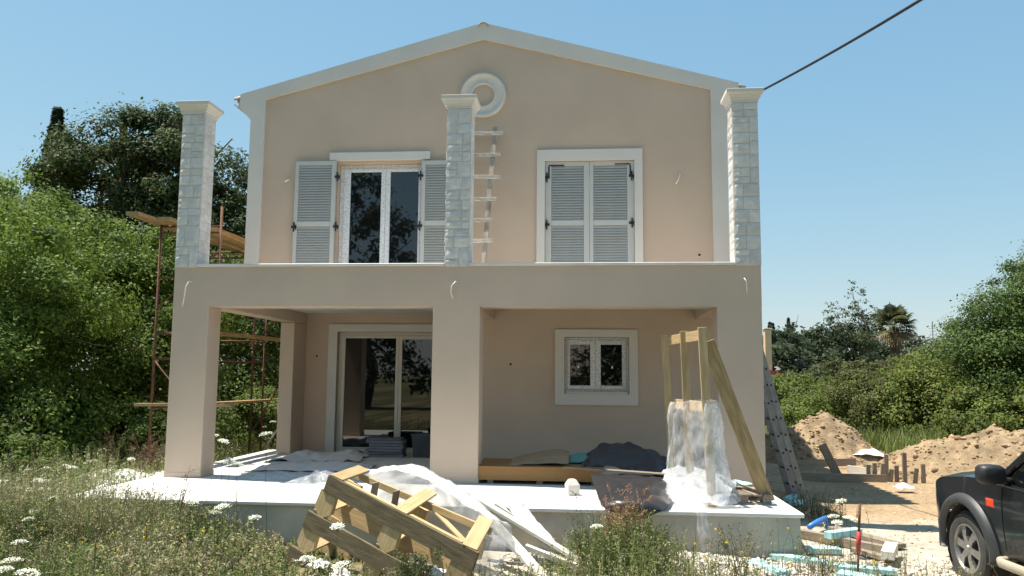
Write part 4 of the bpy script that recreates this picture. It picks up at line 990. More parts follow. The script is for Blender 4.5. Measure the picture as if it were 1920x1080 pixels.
rows = [[tuple(P(x, y_, y=d)) for x, y_, d in r_] for r_ in (((935, 925, -2.25), (960, 935, -2.2), (985, 950, -2.2)), ((960, 965, -2.4), (985, 972, -2.35), (1010, 985, -2.3)), ((1000, 1010, -2.55), (1020, 1012, -2.5), (1045, 1022, -2.45)), ((1040, 1040, -2.7), (1060, 1042, -2.65), (1085, 1052, -2.6)))]
tag(sheet('white_sheet', rows, WHITESHEET, sub=7, amp=.03, fscale=6, seed=66), 'white torn wrapping lying along the pale boards', 'plastic sheet')
for k, (px, py, lb) in enumerate(((600, 1045, 'crumpled white paper in the weeds under the left of the crate'), (640, 1062, 'second crumpled white paper under the crate'), (820, 1060, 'bright white scrap seen through the crate'))):
    p = P(px, py, y=-3.1-.1*k); rows = [[(p.x+.11*i, p.y+.12*j, p.z-.06+.05*(i == 0)*(j == 0)) for i in (-1, 0, 1)] for j in (-1, 0, 1)]
    tag(sheet('paper_scrap', rows, WHITESHEET, sub=7, amp=.035, fscale=14, seed=70+k, smooth=False), lb, 'paper')

# ---- right yard: heaps, formwork, timber, foam
def heap(name, cx, cy, rx, ry, h, seed, label, ridge=None):
    n = 90; a = np.linspace(-1.25, 1.25, n); X, Y = np.meshgrid(a, a, indexing='ij'); wx, wy = cx+X*rx, cy+Y*ry
    pt = np.stack([wx, wy, 0*wx], -1); warp = .22*fbm(pt*.9, 3, seed)
    r_ = np.sqrt(X*X+Y*Y)*(1+warp); prof = np.clip(1-r_, -.2, 1); z = h*np.where(prof > 0, prof**.85, prof*.6)
    if ridge: z = np.maximum(z, ridge[2]*np.clip(1-np.sqrt(((wx-ridge[0])/ridge[3])**2+((wy-ridge[1])/ridge[4])**2)*(1+warp), -.2, 1))
    m_ = np.clip(prof*4, 0, 1); z = z+m_*(.10*fbm(pt*2.2, 4, seed+5)+.035*(1-np.abs(vnoise(pt*4, seed+9))*2)+.022*vnoise(pt*13, seed+8))
    z = z+ground_z(wx, wy)-.04
    c = np.array([.27, .197, .12])*(1+.3*fbm(pt*3, 4, seed+2))[..., None]; c = np.clip(c+np.array([.06, .05, .04])*np.clip(vnoise(pt*9, seed+3), 0, 1)[..., None], .03, .8)
    i_ = np.arange(n*n).reshape(n, n); qd = np.stack([i_[:-1, :-1], i_[1:, :-1], i_[1:, 1:], i_[:-1, 1:]], -1).reshape(-1, 4)
    base = np.array([cx, cy, gz(cx, cy)])
    t = obj(name, np_mesh(name, np.stack([wx, wy, z], -1).reshape(-1, 3)-base, qd, SOIL, c.reshape(-1, 3), False), None, Matrix.Translation(V(base))); tag(t, label, 'soil heap')
    # clods
    rg = np.random.default_rng(seed); k = 2600; ii = rg.integers(0, n, k); jj = rg.integers(0, n, k); keep = prof[ii, jj] > -.12; ii, jj = ii[keep], jj[keep]
    rocks('clods', np.stack([wx[ii, jj], wy[ii, jj], z[ii, jj]], -1), rg.uniform(.012, .085, len(ii))*rg.uniform(.3, 1, len(ii))**2, ((.24, .16, .09), (.42, .31, .19)), rg, t)

def rocks(name, pts, size, cols, rg, parent=None, label=None, cat=None):
    """many loose lumps as one mesh"""
    bm = bmesh.new(); bmesh.ops.create_icosphere(bm, subdivisions=1, radius=1); bv = np.array([v.co[:] for v in bm.verts]); bf = np.array([[v.index for v in f.verts] for f in bm.faces]); bm.free()
    bv = bv[:12] if len(bv) == 12 else bv; n = len(pts); k = len(bv)
    jit = 1+rg.uniform(-.3, .3, (n, k, 1)); sc = rg.uniform(.6, 1.3, (n, 1, 3))*np.array([1, 1, .75]); vv = bv[None]*jit*sc*size[:, None, None]
    an = rg.random(n)*6.28; c, s = np.cos(an)[:, None], np.sin(an)[:, None]; vv = np.stack([vv[..., 0]*c-vv[..., 1]*s, vv[..., 0]*s+vv[..., 1]*c, vv[..., 2]], -1)+pts[:, None, :]
    ff = (bf[None]+np.arange(n)[:, None, None]*k).reshape(-1, 3); t = rg.random((n, 1)); cc = np.array(cols[0])*(1-t)+np.array(cols[1])*t
    o = obj(name, np_mesh(name, vv.reshape(-1, 3), None, SOIL, np.repeat(cc, k, 0), tris=ff), parent); o['kind'] = 'stuff'
    if label: tag(o, label, cat)
    return o
heap('soil_heap', 7.55, 9.0, 1.75, 1.7, 1.12, 5, 'pointed heap of tan soil left, just right of the house corner')
heap('soil_heap', 9.9, 5.5, 2.0, 1.6, 1.08, 9, 'wide heap of tan soil behind the black pickup', ridge=(11.2, 5.2, .9, 1.6, 1.5))
GF = 'formwork stakes'
for k, (px, pyb, pyt, lb, tilt) in enumerate(((1577, 897, 834, 'leaning grey board driven in before the left soil heap', -.35), (1629, 903, 871, 'leftmost short formwork stake', 0), (1641, 904, 868, 'second formwork stake from the left', 0), (1654, 904, 869, 'third formwork stake from the left', .03), (1663, 904, 852, 'tall formwork stake in the middle of the row', 0), (1669, 904, 880, 'short stake right of the tall middle stake', .04), (1682, 903, 873, 'short stake left of the tallest stake', 0), (1697, 897, 849, 'tallest formwork stake of the row', 0), (1714, 890, 878, 'small stake right of the tallest stake', .05), (1731, 880, 870, 'last tiny stake at the foot of the wide soil heap', 0))):
    y = 4.7 if k < 7 else 4.5; y = 5.4 if k == 0 else y
    a = P(px, pyb+6, y=y); b = P(px, pyt, y=y); g_ = gz(a.x, y); a.z = g_-.1; b.x = a.x+(b.x-a.x)*.2+tilt
    tag(plank('stake', a, b, .075 if k else .16, .04, OLDWOOD, None, up=(0, 1, 0)), lb, 'stake', GF)
GB = 'formwork boards'
for k, (a, b, y0, y1, w_, lb) in enumerate((((1492, 893), (1605, 880), 6.6, 7.0, .16, 'grey formwork board at the foot of the left soil heap'), ((1500, 897), (1662, 908), 4.75, 4.55, .15, 'nearest long formwork board on edge on the ground'), ((1590, 888), (1635, 897), 5.6, 5.1, .14, 'short pale formwork board leaning between the stakes'), ((1620, 876), (1700, 893), 6.6, 5.4, .12, 'formwork board behind the stakes'))):
    p0, p1 = P(a[0], a[1], y=y0), P(b[0], b[1], y=y1)
    for q_ in (p0, p1): q_.z = gz(q_.x, q_.y)+.07+(.06 if k in (0, 2) else 0)
    tag(plank('formwork_board', p0, p1, .03, w_, OLDWOOD if k != 2 else PALEWOOD, warp=.01), lb, 'board', GB)
for k, (x, y, s, lb) in enumerate(((8.35, 8.0, .28, 'white sack lying on the right flank of the left soil heap'), (7.35, 3.35, .16, 'small white bag at the foot of the wide soil heap'))):
    z0 = gz(x, y)+(.22 if k == 0 else .10); rows = [[(x+s*i*(1.6 if k == 0 else 1), y+s*.8*j, z0+(s*.45 if i == 0 and j == 0 else 0)-.06*(i > 0)*(k == 0)) for i in (-1, 0, 1)] for j in (-1, 0, 1)]
    tag(sheet('white_sack', rows, WHITESHEET, sub=6, amp=.035, fscale=7, seed=80+k), lb, 'sack')
GT = 'timber by the porch corner'
def onground(px, py, dz=0.):
    z = -.5
    for _ in range(4): p = P(px, py, z=z); z = gz(p.x, p.y)+dz
    return P(px, py, z=z)
tag(plank('timber', onground(1502, 1000, .06), onground(1662, 1032, .05), .10, .10, OLDWOOD), 'long squared timber lying beside the porch corner', 'timber', GT)
tag(plank('timber', onground(1560, 990, .05), onground(1690, 1024, .05), .16, .05, OLDWOOD), 'wide grey timber behind the long squared timber', 'timber', GT)
tag(plank('timber', onground(1672, 1024, .12), onground(1664, 1042, .12), .13, .09, PALEWOOD), 'short timber offcut across the ends of the long timbers', 'timber', GT)
tag(plank('timber', onground(1600, 1030, .04), onground(1665, 1048, .04), .10, .05, OLDWOOD), 'short dark timber before the long squared timber', 'timber', GT)
GFo = 'pale blue insulation strips'
for k, (a, b, w_, h_, lb) in enumerate((((1448, 1042), (1560, 1058), .16, .06, 'long pale blue foam strip along the porch corner'), ((1510, 1030), (1575, 1032), .16, .06, 'pale blue foam strip just right of the porch corner'), ((1410, 1052), (1470, 1076), .18, .05, 'pale blue foam strip in the weeds before the porch corner'), ((1550, 1062), (1680, 1072), .14, .05, 'pale blue foam strip at the foot of the red stake'), ((1552, 1004), (1610, 996), .12, .08, 'pale blue foam strip lying on the timbers'), ((1572, 1074), (1640, 1086), .2, .04, 'pale blue foam strip nearest to the viewer'), ((1474, 937), (1489, 930), .10, .06, 'small blue foam block behind the porch corner'), ((1484, 946), (1500, 940), .10, .06, 'second small blue foam block behind the porch corner'))):
    dz = .04 if k < 4 else .14 if k == 4 else .05
    tag(plank('foam_strip', onground(*a, dz), onground(*b, dz), w_, h_, FOAM), lb, 'foam strip', GFo)
m = MB(); a = onground(1518, 988, .1); b = onground(1548, 972, .14); m.tube([a, a*.5+b*.5+V((0, 0, .01)), b], .035, 10); m.tube([b, b+V((.02, .05, -.12))], .03, 10)
o = m.build('blue_pipe', BLUEPLASTIC, None, None, True); tag(o, 'short bright blue plastic pipe piece behind the long timber', 'pipe')
def marker():
    p = onground(1608, 1082); t = thing('marker_stake', p, 'thin rusty stake with red painted middle standing in the weeds', 'stake')
    top = P(1612, 945, y=p.y)
    for n, a, b, mt, r_ in (('lower_rod', 0, .34, RUST, .014), ('red_band', .34, .62, REDTAPE, .024), ('upper_rod', .62, 1, RUST, .014)):
        m = MB(); m.tube([p+(top-p)*a, p+(top-p)*b], r_, 8); m.build(n, mt, t, None, True)
marker()
# gravel and plaster rubble in front of the porch
rg = np.random.default_rng(77); n = 5200
gx_ = np.concatenate([rg.uniform(.9, 6.0, n//2), rg.normal(2.9, .7, n-n//2)]); gy_ = np.concatenate([rg.uniform(-4.2, -2.0, n//2), rg.normal(-2.5, .3, n-n//2)]); k = (gy_ < -2.0); gx_, gy_ = gx_[k], gy_[k]
hz = .10*np.exp(-((gx_-2.9)/.8)**2-((gy_+2.4)/.4)**2)
rocks('gravel', np.stack([gx_, gy_, ground_z(gx_, gy_)+hz+.005], -1), rg.uniform(.008, .032, len(gx_)), ((.45, .40, .33), (.74, .70, .62)), rg, None, 'pale gravel and plaster crumbs strewn before the porch', 'gravel')
rg = np.random.default_rng(78); n = 3200; gx_ = rg.uniform(4.5, 10, n); gy_ = rg.uniform(-4.2, 8, n)
rocks('yard_stones', np.stack([gx_, gy_, ground_z(gx_, gy_)], -1), rg.uniform(.006, .03, n)*rg.uniform(.4, 1, n), ((.32, .24, .15), (.58, .50, .40)), rg, None, 'small stones and dirt crumbs scattered over the bare yard at right', 'stones')
# ---- overhead cable
a = V((4.40, 2.75, 6.32)); b = P(1677, 0, y=-2.6); pts = []
for i in range(24):
    t_ = i/23*2.2; q_ = a+(b-a)*t_; q_.z -= .18*math.sin(min(1, t_/2.2)*math.pi); pts.append(q_)
m = MB(); m.tube(pts, .018, 6); tag(m.build('power_cable', CABLE, None, None, True), 'thick black overhead cable from the right eaves to the top of the picture', 'cable')

# ================================================================== BLACK PICKUP
def pickup():
    PAINT = mat('black_paint', (.008, .010, .013), .25, .2, 3, 0, 1, .4, coat=.3)
    FLARE = mat('grey_plastic', (.045, .047, .05), .5, .15, 8, .1, 60)
    RUBBER = mat('rubber', (.055, .052, .048), .85, .25, 10, .3, 50)
    ALLOY = mat('alloy', (.36, .35, .33), .38, .1, 6, metal=.7)
    AMBER = mat('amber_lens', (.62, .06, .015), .3)
    CARGLASS = GLASS
    STEP = mat('step_alloy', (.55, .48, .38), .45, .1, 5, metal=.3)
    WR = .365
    wc = P(1808, 1028, z=-.56+WR-.0)
    g = wc.z-WR; a = rad(4.5)
    t = thing('pickup_truck', (wc.x, wc.y, g), 'black pickup truck with grey wheel arches, cut by the right picture edge', 'car', None, a)
    MT = W[t.name].copy()      # local: +y forward, -x left (outer side at x=0), origin under the left front wheel
    loc = lambda M=None: MT @ M if M is not None else MT
    HW = .86                   # half width; the left side plane is x=0 -> centre x=HW+.05
    CXc = HW+.04
    def side_x(y, z):          # outward bulge of the flank
        b_ = .03*math.sin(max(0, min(1, (z-.45)/.75))*math.pi); nose = .0
        if y > .42: nose = .30*((y-.42)/.55)**2.2
        tum = max(0, z-1.0)*.10
        return .05-b_+nose+tum
    zt = [(-4.0, 1.05), (-2.25, 1.05), (-1.0, 1.10), (-.55, 1.12), (.0, 1.085), (.45, 1.03), (.75, .92), (.90, .74)]
    ztop = lambda y: float(np.interp(y, [p[0] for p in zt], [p[1] for p in zt]))
    AR = .45
    def zlow(y):
        z = .42 if y < .55 else .42+.02*(y-.55)
        for yc in (0, -3.05):
            if abs(y-yc) < AR: z = max(z, .37+math.sqrt(AR*AR-(y-yc)**2)*1.02)
        return z
    ys = sorted(set(list(np.linspace(-4.0, .9, 50))+[yc+AR*math.cos(q) for yc in (0, -3.05) for q in np.linspace(0, math.pi, 23)]))
    rows = 9; v = []; f = []
    for mir in (1, -1):
        b0 = len(v)
        for y in ys:
            zl, z1 = zlow(y), ztop(y); 
            for j in range(rows+1):
                z = zl+(z1-zl)*j/rows; x = side_x(y, z); v.append((x if mir == 1 else 2*CXc-x, y, z))
        for i in range(len(ys)-1):
            for j in range(rows):
                q_ = (b0+i*(rows+1)+j, b0+(i+1)*(rows+1)+j, b0+(i+1)*(rows+1)+j+1, b0+i*(rows+1)+j+1); f.append(q_ if mir == 1 else q_[::-1])
    # bonnet, bed cover, floor, nose
    nh = 8; b0 = len(v); yh = [y for y in ys if y > -.62]
    for y in yh:
        z1 = ztop(y); xs_ = side_x(y, z1)
        for j in range(nh+1):
            u = j/nh; x = xs_+(2*(CXc-xs_))*u; v.append((x, y, z1+.085*math.sin(u*math.pi)**.6*(1 if y < .6 else max(.0, 1-(y-.6)/.5))))
    for i in range(len(yh)-1):
        for j in range(nh): f.append((b0+i*(nh+1)+j, b0+(i+1)*(nh+1)+j, b0+(i+1)*(nh+1)+j+1, b0+i*(nh+1)+j+1))
    MB_ = MB().add(v, f)
    MB_.box(.36, 2*CXc-.36, .80, .895, .42, .73); MB_.box(.25, 2*CXc-.25, -3.95, .75, .38, .52); MB_.box(.12, 2*CXc-.12, -3.98, -2.3, .60, .66)
    MB_.box(.07, 2*CXc-.07, -4.0, -3.96, .45, 1.04); MB_.box(.12, 2*CXc-.12, -2.34, -2.30, .6, 1.04); MB_.box(.30, 2*CXc-.30, -.6, .7, .55, .95)
    MB_.build('body', PAINT, t, loc(), True)
    # cabin: pillars + roof as one shell, glass separate
    cab = MB()
    def pil(a_, b_, w_, d_): 
        M = frame_M(a_, b_, (1, 0, 0)); mm = MB(); Ln = (Vector(b_)-Vector(a_)).length; mm.bbox(0, Ln, -d_/2, d_/2, -w_/2, w_/2, .015); cab.add([M @ Vector(p) for p in mm.v], mm.f)
    for sx in (1, -1):
        X = lambda x: x if sx == 1 else 2*CXc-x
        pil((X(.10), -.50, 1.10), (X(.27), -1.18, 1.68), .06, .075); pil((X(.10), -1.62, 1.08), (X(.27), -1.62, 1.69), .06, .10); pil((X(.11), -2.28, 1.05), (X(.27), -2.14, 1.69), .07, .14)
        pil((X(.055), -.55, 1.085), (X(.055), -2.3, 1.065), .05, .035)
    cab.bbox(.25, 2*CXc-.25, -2.2, -1.15, 1.67, 1.74, .03)
    cab.build('cabin', PAINT, t, loc(), False)
    gl = MB(); 
    def quad(n, pts): MB().add(pts, [(0, 1, 2, 3)]).build(n, CARGLASS, t, loc())
    for sx in (1, -1):
        X = lambda x: x if sx == 1 else 2*CXc-x
        quad('side_window', [(X(.105), -.60, 1.10), (X(.105), -1.60, 1.08), (X(.268), -1.60, 1.68), (X(.268), -1.16, 1.68)])
        quad('side_window', [(X(.108), -1.64, 1.08), (X(.108), -2.25, 1.06), (X(.268), -2.12, 1.68), (X(.268), -1.64, 1.68)])
    quad('windscreen', [(.12, -.53, 1.12), (2*CXc-.12, -.53, 1.12), (2*CXc-.28, -1.17, 1.67), (.28, -1.17, 1.67)])
    quad('rear_window', [(.14, -2.29, 1.06), (2*CXc-.14, -2.29, 1.06), (2*CXc-.28, -2.17, 1.67), (.28, -2.17, 1.67)])
    # wheel-arch flares
    for X0, sg in ((0, 1), (2*CXc, -1)):
        for yc in (0, -3.05):
            v = []; f = []; n = 26; sec = ((.0, -.012), (-.055, -.004), (-.062, .03), (-.03, .075), (.028, .10))
            for i in range(n+1):
                q = math.pi*(-.16+1.32*i/n)
                for dx, dr in sec:
                    r_ = AR+dr; y = yc+r_*math.cos(q); z = .37+r_*1.02*math.sin(q); xx = side_x(min(y, .95), max(z, .4))+dx
                    v.append((X0+sg*xx if sg == 1 else X0-xx, y, max(z, .30)))
            m_ = len(sec)
            for i in range(n):
                for j in range(m_-1): f.append((i*m_+j, (i+1)*m_+j, (i+1)*m_+j+1, i*m_+j+1))
            MB().add(v, f).build('wheel_arch', FLARE, t, loc(), True)
            m = MB(); m.lathe([(AR-.01, -.02), (AR-.01, .34)], 24, Matrix.Translation((X0+sg*.07, yc, .38)) @ Matrix.Rotation(rad(90*sg), 4, 'Y')); m.build('arch_liner', RUBBER, t, loc(), True)
    # wheels
    tyre = MB(); tyre.lathe([(.235, .0), (.25, -.012), (.30, -.018), (.34, -.008), (.358, .02), (.365, .05), (.365, .19), (.358, .22), (.34, .245), (.25, .245), (.235, .22)], 48)
    for k in range(48):            # tread lugs
        q = 2*math.pi*k/48
        for side in (0, 1):
            M = Matrix.Rotation(q+side*.065, 4, 'Z') @ Matrix.Translation((.365, 0, .065+side*.095)); mm = MB().box(-.01, .008, -.015, .015, -.035, .03); tyre.add([M @ Vector(p) for p in mm.v], mm.f)
    tyre_me = tyre.mesh('tyre', RUBBER, False)
    rim = MB(); rim.lathe([(.245, .03), (.245, -.008), (.228, -.012), (.222, .006), (.215, .03), (.20, .12), (.19, .16)], 40)
    for k in range(6):
        M = Matrix.Rotation(2*math.pi*k/6+.26, 4, 'Z'); sp_ = [(.03, -.036, .006), (.03, .036, .006), (.12, .030, -.006), (.222, .047, .008), (.222, -.047, .008), (.12, -.030, -.006)]
        vv = [M @ Vector(p) for p in sp_]+[M @ Vector((p[0], p[1]*.7, p[2]+.045)) for p in sp_]
        rim.add(vv, [(0, 1, 2, 5), (5, 2, 3, 4), (6, 11, 8, 7), (11, 10, 9, 8)]+[(i, i+6, (i+1) % 6+6, (i+1) % 6) for i in range(6)])
    rim.lathe([(0, -.012), (.03, -.012), (.036, .0), (.062, .004), (.066, .05)], 20)
    rim_me = rim.mesh('rim', ALLOY, False)
    drum = MB(); drum.lathe([(0, .10), (.19, .10), (.19, .16)], 24); drum_me = drum.mesh('brake_drum', BLACK_METAL)
    for X0, sg in ((0, 1), (2*CXc, -1)):
        for yc in (0, -3.05):
            Mw = MT @ Matrix.Translation((X0+sg*.035, yc, WR)) @ Matrix.Rotation(rad(90*sg), 4, 'Y') @ Matrix.Rotation(R.uniform(0, 1), 4, 'Z')
            w_ = obj('wheel', tyre_me, t, Mw); obj('rim', rim_me, w_, Mw); obj('brake_drum', drum_me, w_, Mw)
    # mirrors
    for sx in (1, -1):
        X = lambda x: x if sx == 1 else 2*CXc-x
        m = MB(); v = []; f = []; n = 12; secs = ((-.80, .6), (-.78, .9), (-.72, 1), (-.66, .95), (-.62, .7))
        for y, s in secs:
            for k in range(n):
                q = 2*math.pi*k/n; ce = lambda c: math.copysign(abs(c)**.55, c); v.append((X(-.10+.125*s*ce(math.cos(q))), y, 1.19+.095*s*ce(math.sin(q))))
        for i in range(len(secs)-1):
            for k in range(n): f.append((i*n+k, i*n+(k+1) % n, (i+1)*n+(k+1) % n, (i+1)*n+k))
        f += [tuple(range(n)), tuple(range(4*n, 5*n))]
        mr = MB().add(v, f); mr.box(min(X(.0), X(.10)), max(X(.0), X(.10)), -.74, -.68, 1.10, 1.16); mm = mr.build('wing_mirror', BLACK_METAL, t, loc(), True)
        # side lamp, step
        m = MB(); v = []; f = []
        for y, z in ((-.52, .86), (-.42, .86), (-.41, .92), (-.51, .92)): v.append((X(side_x(y, z)-.010), y, z))
        for y, z in ((-.54, .845), (-.40, .845), (-.39, .935), (-.53, .935)): v.append((X(side_x(y, z)+.004), y, z))
        f = [(0, 1, 2, 3)]+[(i, i+4, (i+1) % 4+4, (i+1) % 4) for i in range(4)]; MB().add(v, f).build('indicator', AMBER, t, loc())
        m = MB(); m.tube([(X(.16), -.62, .40), (X(-.02), -.66, .385), (X(-.05), -.74, .38), (X(-.05), -2.3, .38), (X(.0), -2.42, .385)], [.03, .04, .045, .045, .03], 10); m.build('side_step', STEP, t, loc(), True)
        # door seams and handles
        for y in (-.66, -1.62, -2.28):
            m = MB(); pts = [(X(side_x(y, z)-.001), y, z) for z in np.linspace(.47, 1.06, 8)]; m.tube(pts, .004, 4); m.build('door_seam', BLACK_METAL, t, loc())
        for y in (-1.45, -2.12):
            m = MB(); m.tube([(X(.03), y, .93), (X(-.02), y+.02, .935), (X(-.02), y+.15, .935), (X(.03), y+.17, .93)], .012, 6); m.build('door_handle', BLACK_METAL, t, loc(), True)
        m = MB(); m.bbox(min(X(.30), X(.52)), max(X(.30), X(.52)), .74, .905, .62, .80, .03); m.build('headlight', UPVC, t, loc())
    m = MB(); m.bbox(.22, 2*CXc-.22, .78, .98, .40, .60, .04); m.build('bumper', PAINT, t, loc())
pickup()

# ================================================================== WEEDS
def weed_mesh(bx, by, h, rg, leaves=18, leaf=.035, palette=None, lean=.22, stem_w=.004, seed_frac=.25, up0=.15):
    """many thin stems with small leaves and seed heads, one mesh"""
    n = len(bx); bz = ground_z(bx, by)-.01; base = np.stack([bx, by, bz], 1)
    a = rg.random(n)*6.283; l = lean*rg.random(n)*h; tip = base+np.stack([np.cos(a)*l, np.sin(a)*l, h], 1); mid = (base+tip)/2+np.stack([-np.cos(a)*l*.25, -np.sin(a)*l*.25, h*.04], 1)
    pal = np.array(palette); kn = fbm(np.stack([bx*1.6, by*1.6, 0*bx], -1), 3, 61)*.9+rg.normal(size=n)*.45; pi = np.clip(((kn+1)/2*len(pal)).astype(int), 0, len(pal)-1); pc = pal[pi]*rg.uniform(.7, 1.3, (n, 1))
    s = np.cross(tip-base, rg.normal(size=(n, 3))); s /= np.linalg.norm(s, axis=1, keepdims=True)+1e-9; s *= stem_w
    v = np.stack([base-s, base+s, mid-s*.8, mid+s*.8, tip-s*.4, tip+s*.4], 1).reshape(-1, 3); o = np.arange(n)[:, None]*6
    q = np.concatenate([o+np.array([0, 1, 3, 2]), o+np.array([2, 3, 5, 4])]); c = np.repeat(pc*.9, 6, 0)
    m = n*leaves; t = np.tile(up0+(1-up0)*rg.random(m), 1); i = np.repeat(np.arange(n), leaves)
    pos = (base[i]*((1-t)**2)[:, None]+2*mid[i]*(t*(1-t))[:, None]+tip[i]*(t**2)[:, None])
    spread = rg.normal(size=(m, 3))*np.array([.035, .035, .02])*(1.25-t)[:, None]*(h[i]/.5)[:, None]
    lv, lq = leaf_quads(pos+spread, rg.normal(size=(m, 3))+np.array([0, 0, .7]), leaf*rg.uniform(.4, 1.6, m), .28, rg)
    lc = pc[i]*rg.uniform(.75, 1.3, (m, 1)); sd = (rg.random(m) < seed_frac) & (t > .6); lc[sd] = np.array([.34, .29, .19])*rg.uniform(.6, 1.25, (sd.sum(), 1))
    return np.concatenate([v, lv]), np.concatenate([q, lq+len(v)]), np.concatenate([c, np.repeat(lc, 4, 0)])
PAL = [(.11, .155, .045), (.155, .215, .065), (.20, .26, .085), (.26, .29, .115), (.29, .315, .14), (.36, .35, .19), (.45, .41, .26)]
PALG = [(.12, .18, .048), (.155, .22, .065), (.20, .25, .078), (.25, .26, .105)]
rgw = np.random.default_rng(101)
def scatter(n, x0, x1, y0, y1, keep):
    x = rgw.uniform(x0, x1, n); y = rgw.uniform(y0, y1, n); k = keep(x, y); return x[k], y[k]
off_slab = lambda x, y: ~((x > -4.58) & (x < 4.35) & (y > -2.03))
def hfield(x, y):
    nn = fbm(np.stack([x*.9, y*.9, 0*x], -1), 3, 44); h = .60+.26*nn
    h = h*(1-.78*sm(-3.6, -1.3, x)); return np.clip(h, .12, .8)
def pack(name, parts, label, cat='weeds'):
    vs, qs, cs = [], [], []; o = 0
    for v, q, c in parts: vs.append(v); qs.append(q+o); cs.append(c); o += len(v)
    ob = obj(name, np_mesh(name, np.concatenate(vs), np.concatenate(qs), WEED, np.concatenate(cs))); tag(ob, label, cat, None, 'stuff'); return ob
# left meadow
dens = lambda x, y: off_slab(x, y) & (rgw.random(len(x)) < np.clip(1.1-.9*sm(-2.6, -.9, x), .05, 1))
parts = []
x, y = scatter(13500, -9.5, -.6, -5.4, -2.02, dens); parts.append(weed_mesh(x, y, hfield(x, y)*rgw.uniform(.45, 1.1, len(x)), rgw, 18, .044, PAL))
x, y = scatter(6500, -11, -4.5, -2.2, 3.5, off_slab); parts.append(weed_mesh(x, y, hfield(x, y)*rgw.uniform(.5, 1.1, len(x)), rgw, 16, .042, PAL+PALG))
x, y = scatter(4200, -10.5, -3.5, 3.2, 9.5, lambda x, y: (x < -4.2)); parts.append(weed_mesh(x, y, .42*rgw.uniform(.5, 1.2, len(x)), rgw, 14, .05, PALG))
x, y = scatter(420, -9, -1.6, -4.6, -1.9, dens); parts.append(weed_mesh(x, y, hfield(x, y)*1.15+rgw.uniform(.1, .38, len(x)), rgw, 13, .024, [(.17, .13, .075), (.14, .12, .06), (.22, .18, .10)], .3, .0035, .8, .5))
x, y = scatter(3000, -6.4, -2.6, -3.0, -2.06, dens); parts.append(weed_mesh(x, y, (rgw.uniform(.45, .82, len(x))-.25*sm(-3.6, -2.6, x)), rgw, 20, .034, PAL))
pack('meadow_weeds', parts, 'dense tangle of small-leaved weeds and dry stems left of the porch')
# front and right patches
parts = []
x = rgw.normal(2.25, .36, 900); y = rgw.normal(-2.75, .26, 900); k = y < -2.05; x, y = x[k], y[k]; parts.append(weed_mesh(x, y, np.clip(.66-.5*np.abs(x-2.25), .15, 1)*rgw.uniform(.5, 1.15, len(x)), rgw, 20, .03, PAL, .35))
x, y = scatter(1500, -1.0, 3.6, -5.2, -3.2, lambda x, y: x == x); parts.append(weed_mesh(x, y, (.13+.17*sm(.6, 1.4, x))*rgw.uniform(.4, 1.5, len(x)), rgw, 16, .032, PAL+PALG, .35))
x, y = scatter(520, 2.6, 5.2, -4.8, -2.15, lambda x, y: x == x); parts.append(weed_mesh(x, y, rgw.uniform(.12, .55, len(x)), rgw, 12, .026, [(.15, .15, .06), (.2, .18, .09), (.12, .13, .05)], .35, .003, .35))
x, y = scatter(420, 4.6, 6.6, -4.6, -3.0, lambda x, y: x == x); parts.append(weed_mesh(x, y, rgw.uniform(.08, .34, len(x)), rgw, 14, .03, PAL, .4))
x = rgw.normal(5.05, .25, 130); y = rgw.normal(.35, .3, 130); parts.append(weed_mesh(x, y, rgw.uniform(.15, .45, 130), rgw, 14, .03, [(.10, .10, .05), (.13, .12, .06)], .4))
pack('front_weeds', parts, 'straggling dry weeds in front of the porch and beside the crate')
# tall grass behind the stakes at right and along the hedges
def grass(name, x, y, h, label, cols, w=.012):
    n = len(x); bz = ground_z(x, y)-.02; b = np.stack([x, y, bz], 1); a = rgw.random(n)*6.283; l = rgw.uniform(.1, .6, n)*h
    d = np.stack([np.cos(a), np.sin(a), 0*a], 1); s = np.stack([-np.sin(a), np.cos(a), 0*a], 1)*w; m1 = b+d*(l*.35)[:, None]+np.array([0, 0, 1.])*(h*.6)[:, None]; tp = b+d*l[:, None]+np.array([0, 0, 1.])*h[:, None]
    v = np.stack([b-s, b+s, m1-s*.7, m1+s*.7, tp-s*.1, tp+s*.1], 1).reshape(-1, 3); o = np.arange(n)[:, None]*6; q = np.concatenate([o+np.array([0, 1, 3, 2]), o+np.array([2, 3, 5, 4])])
    c = np.array(cols)[rgw.integers(0, len(cols), n)]*rgw.uniform(.7, 1.3, (n, 1))
    return v, q, np.repeat(c, 6, 0)
x, y = scatter(9000, 7.0, 15, 8.6, 13.5, lambda x, y: ((x-7.55)/2.0)**2+((y-9)/1.9)**2 > .8); p1_ = grass('g', x, y, rgw.uniform(.25, .8, len(x)), '', PALG)
x, y = scatter(9000, -12, -4.3, -5, 9, off_slab); p2_ = grass('g', x, y, rgw.uniform(.12, .38, len(x)), '', PALG+PAL, .007)
pack('tall_grass', [p1_, p2_], 'green grass along the hedges and among the weeds', 'grass')
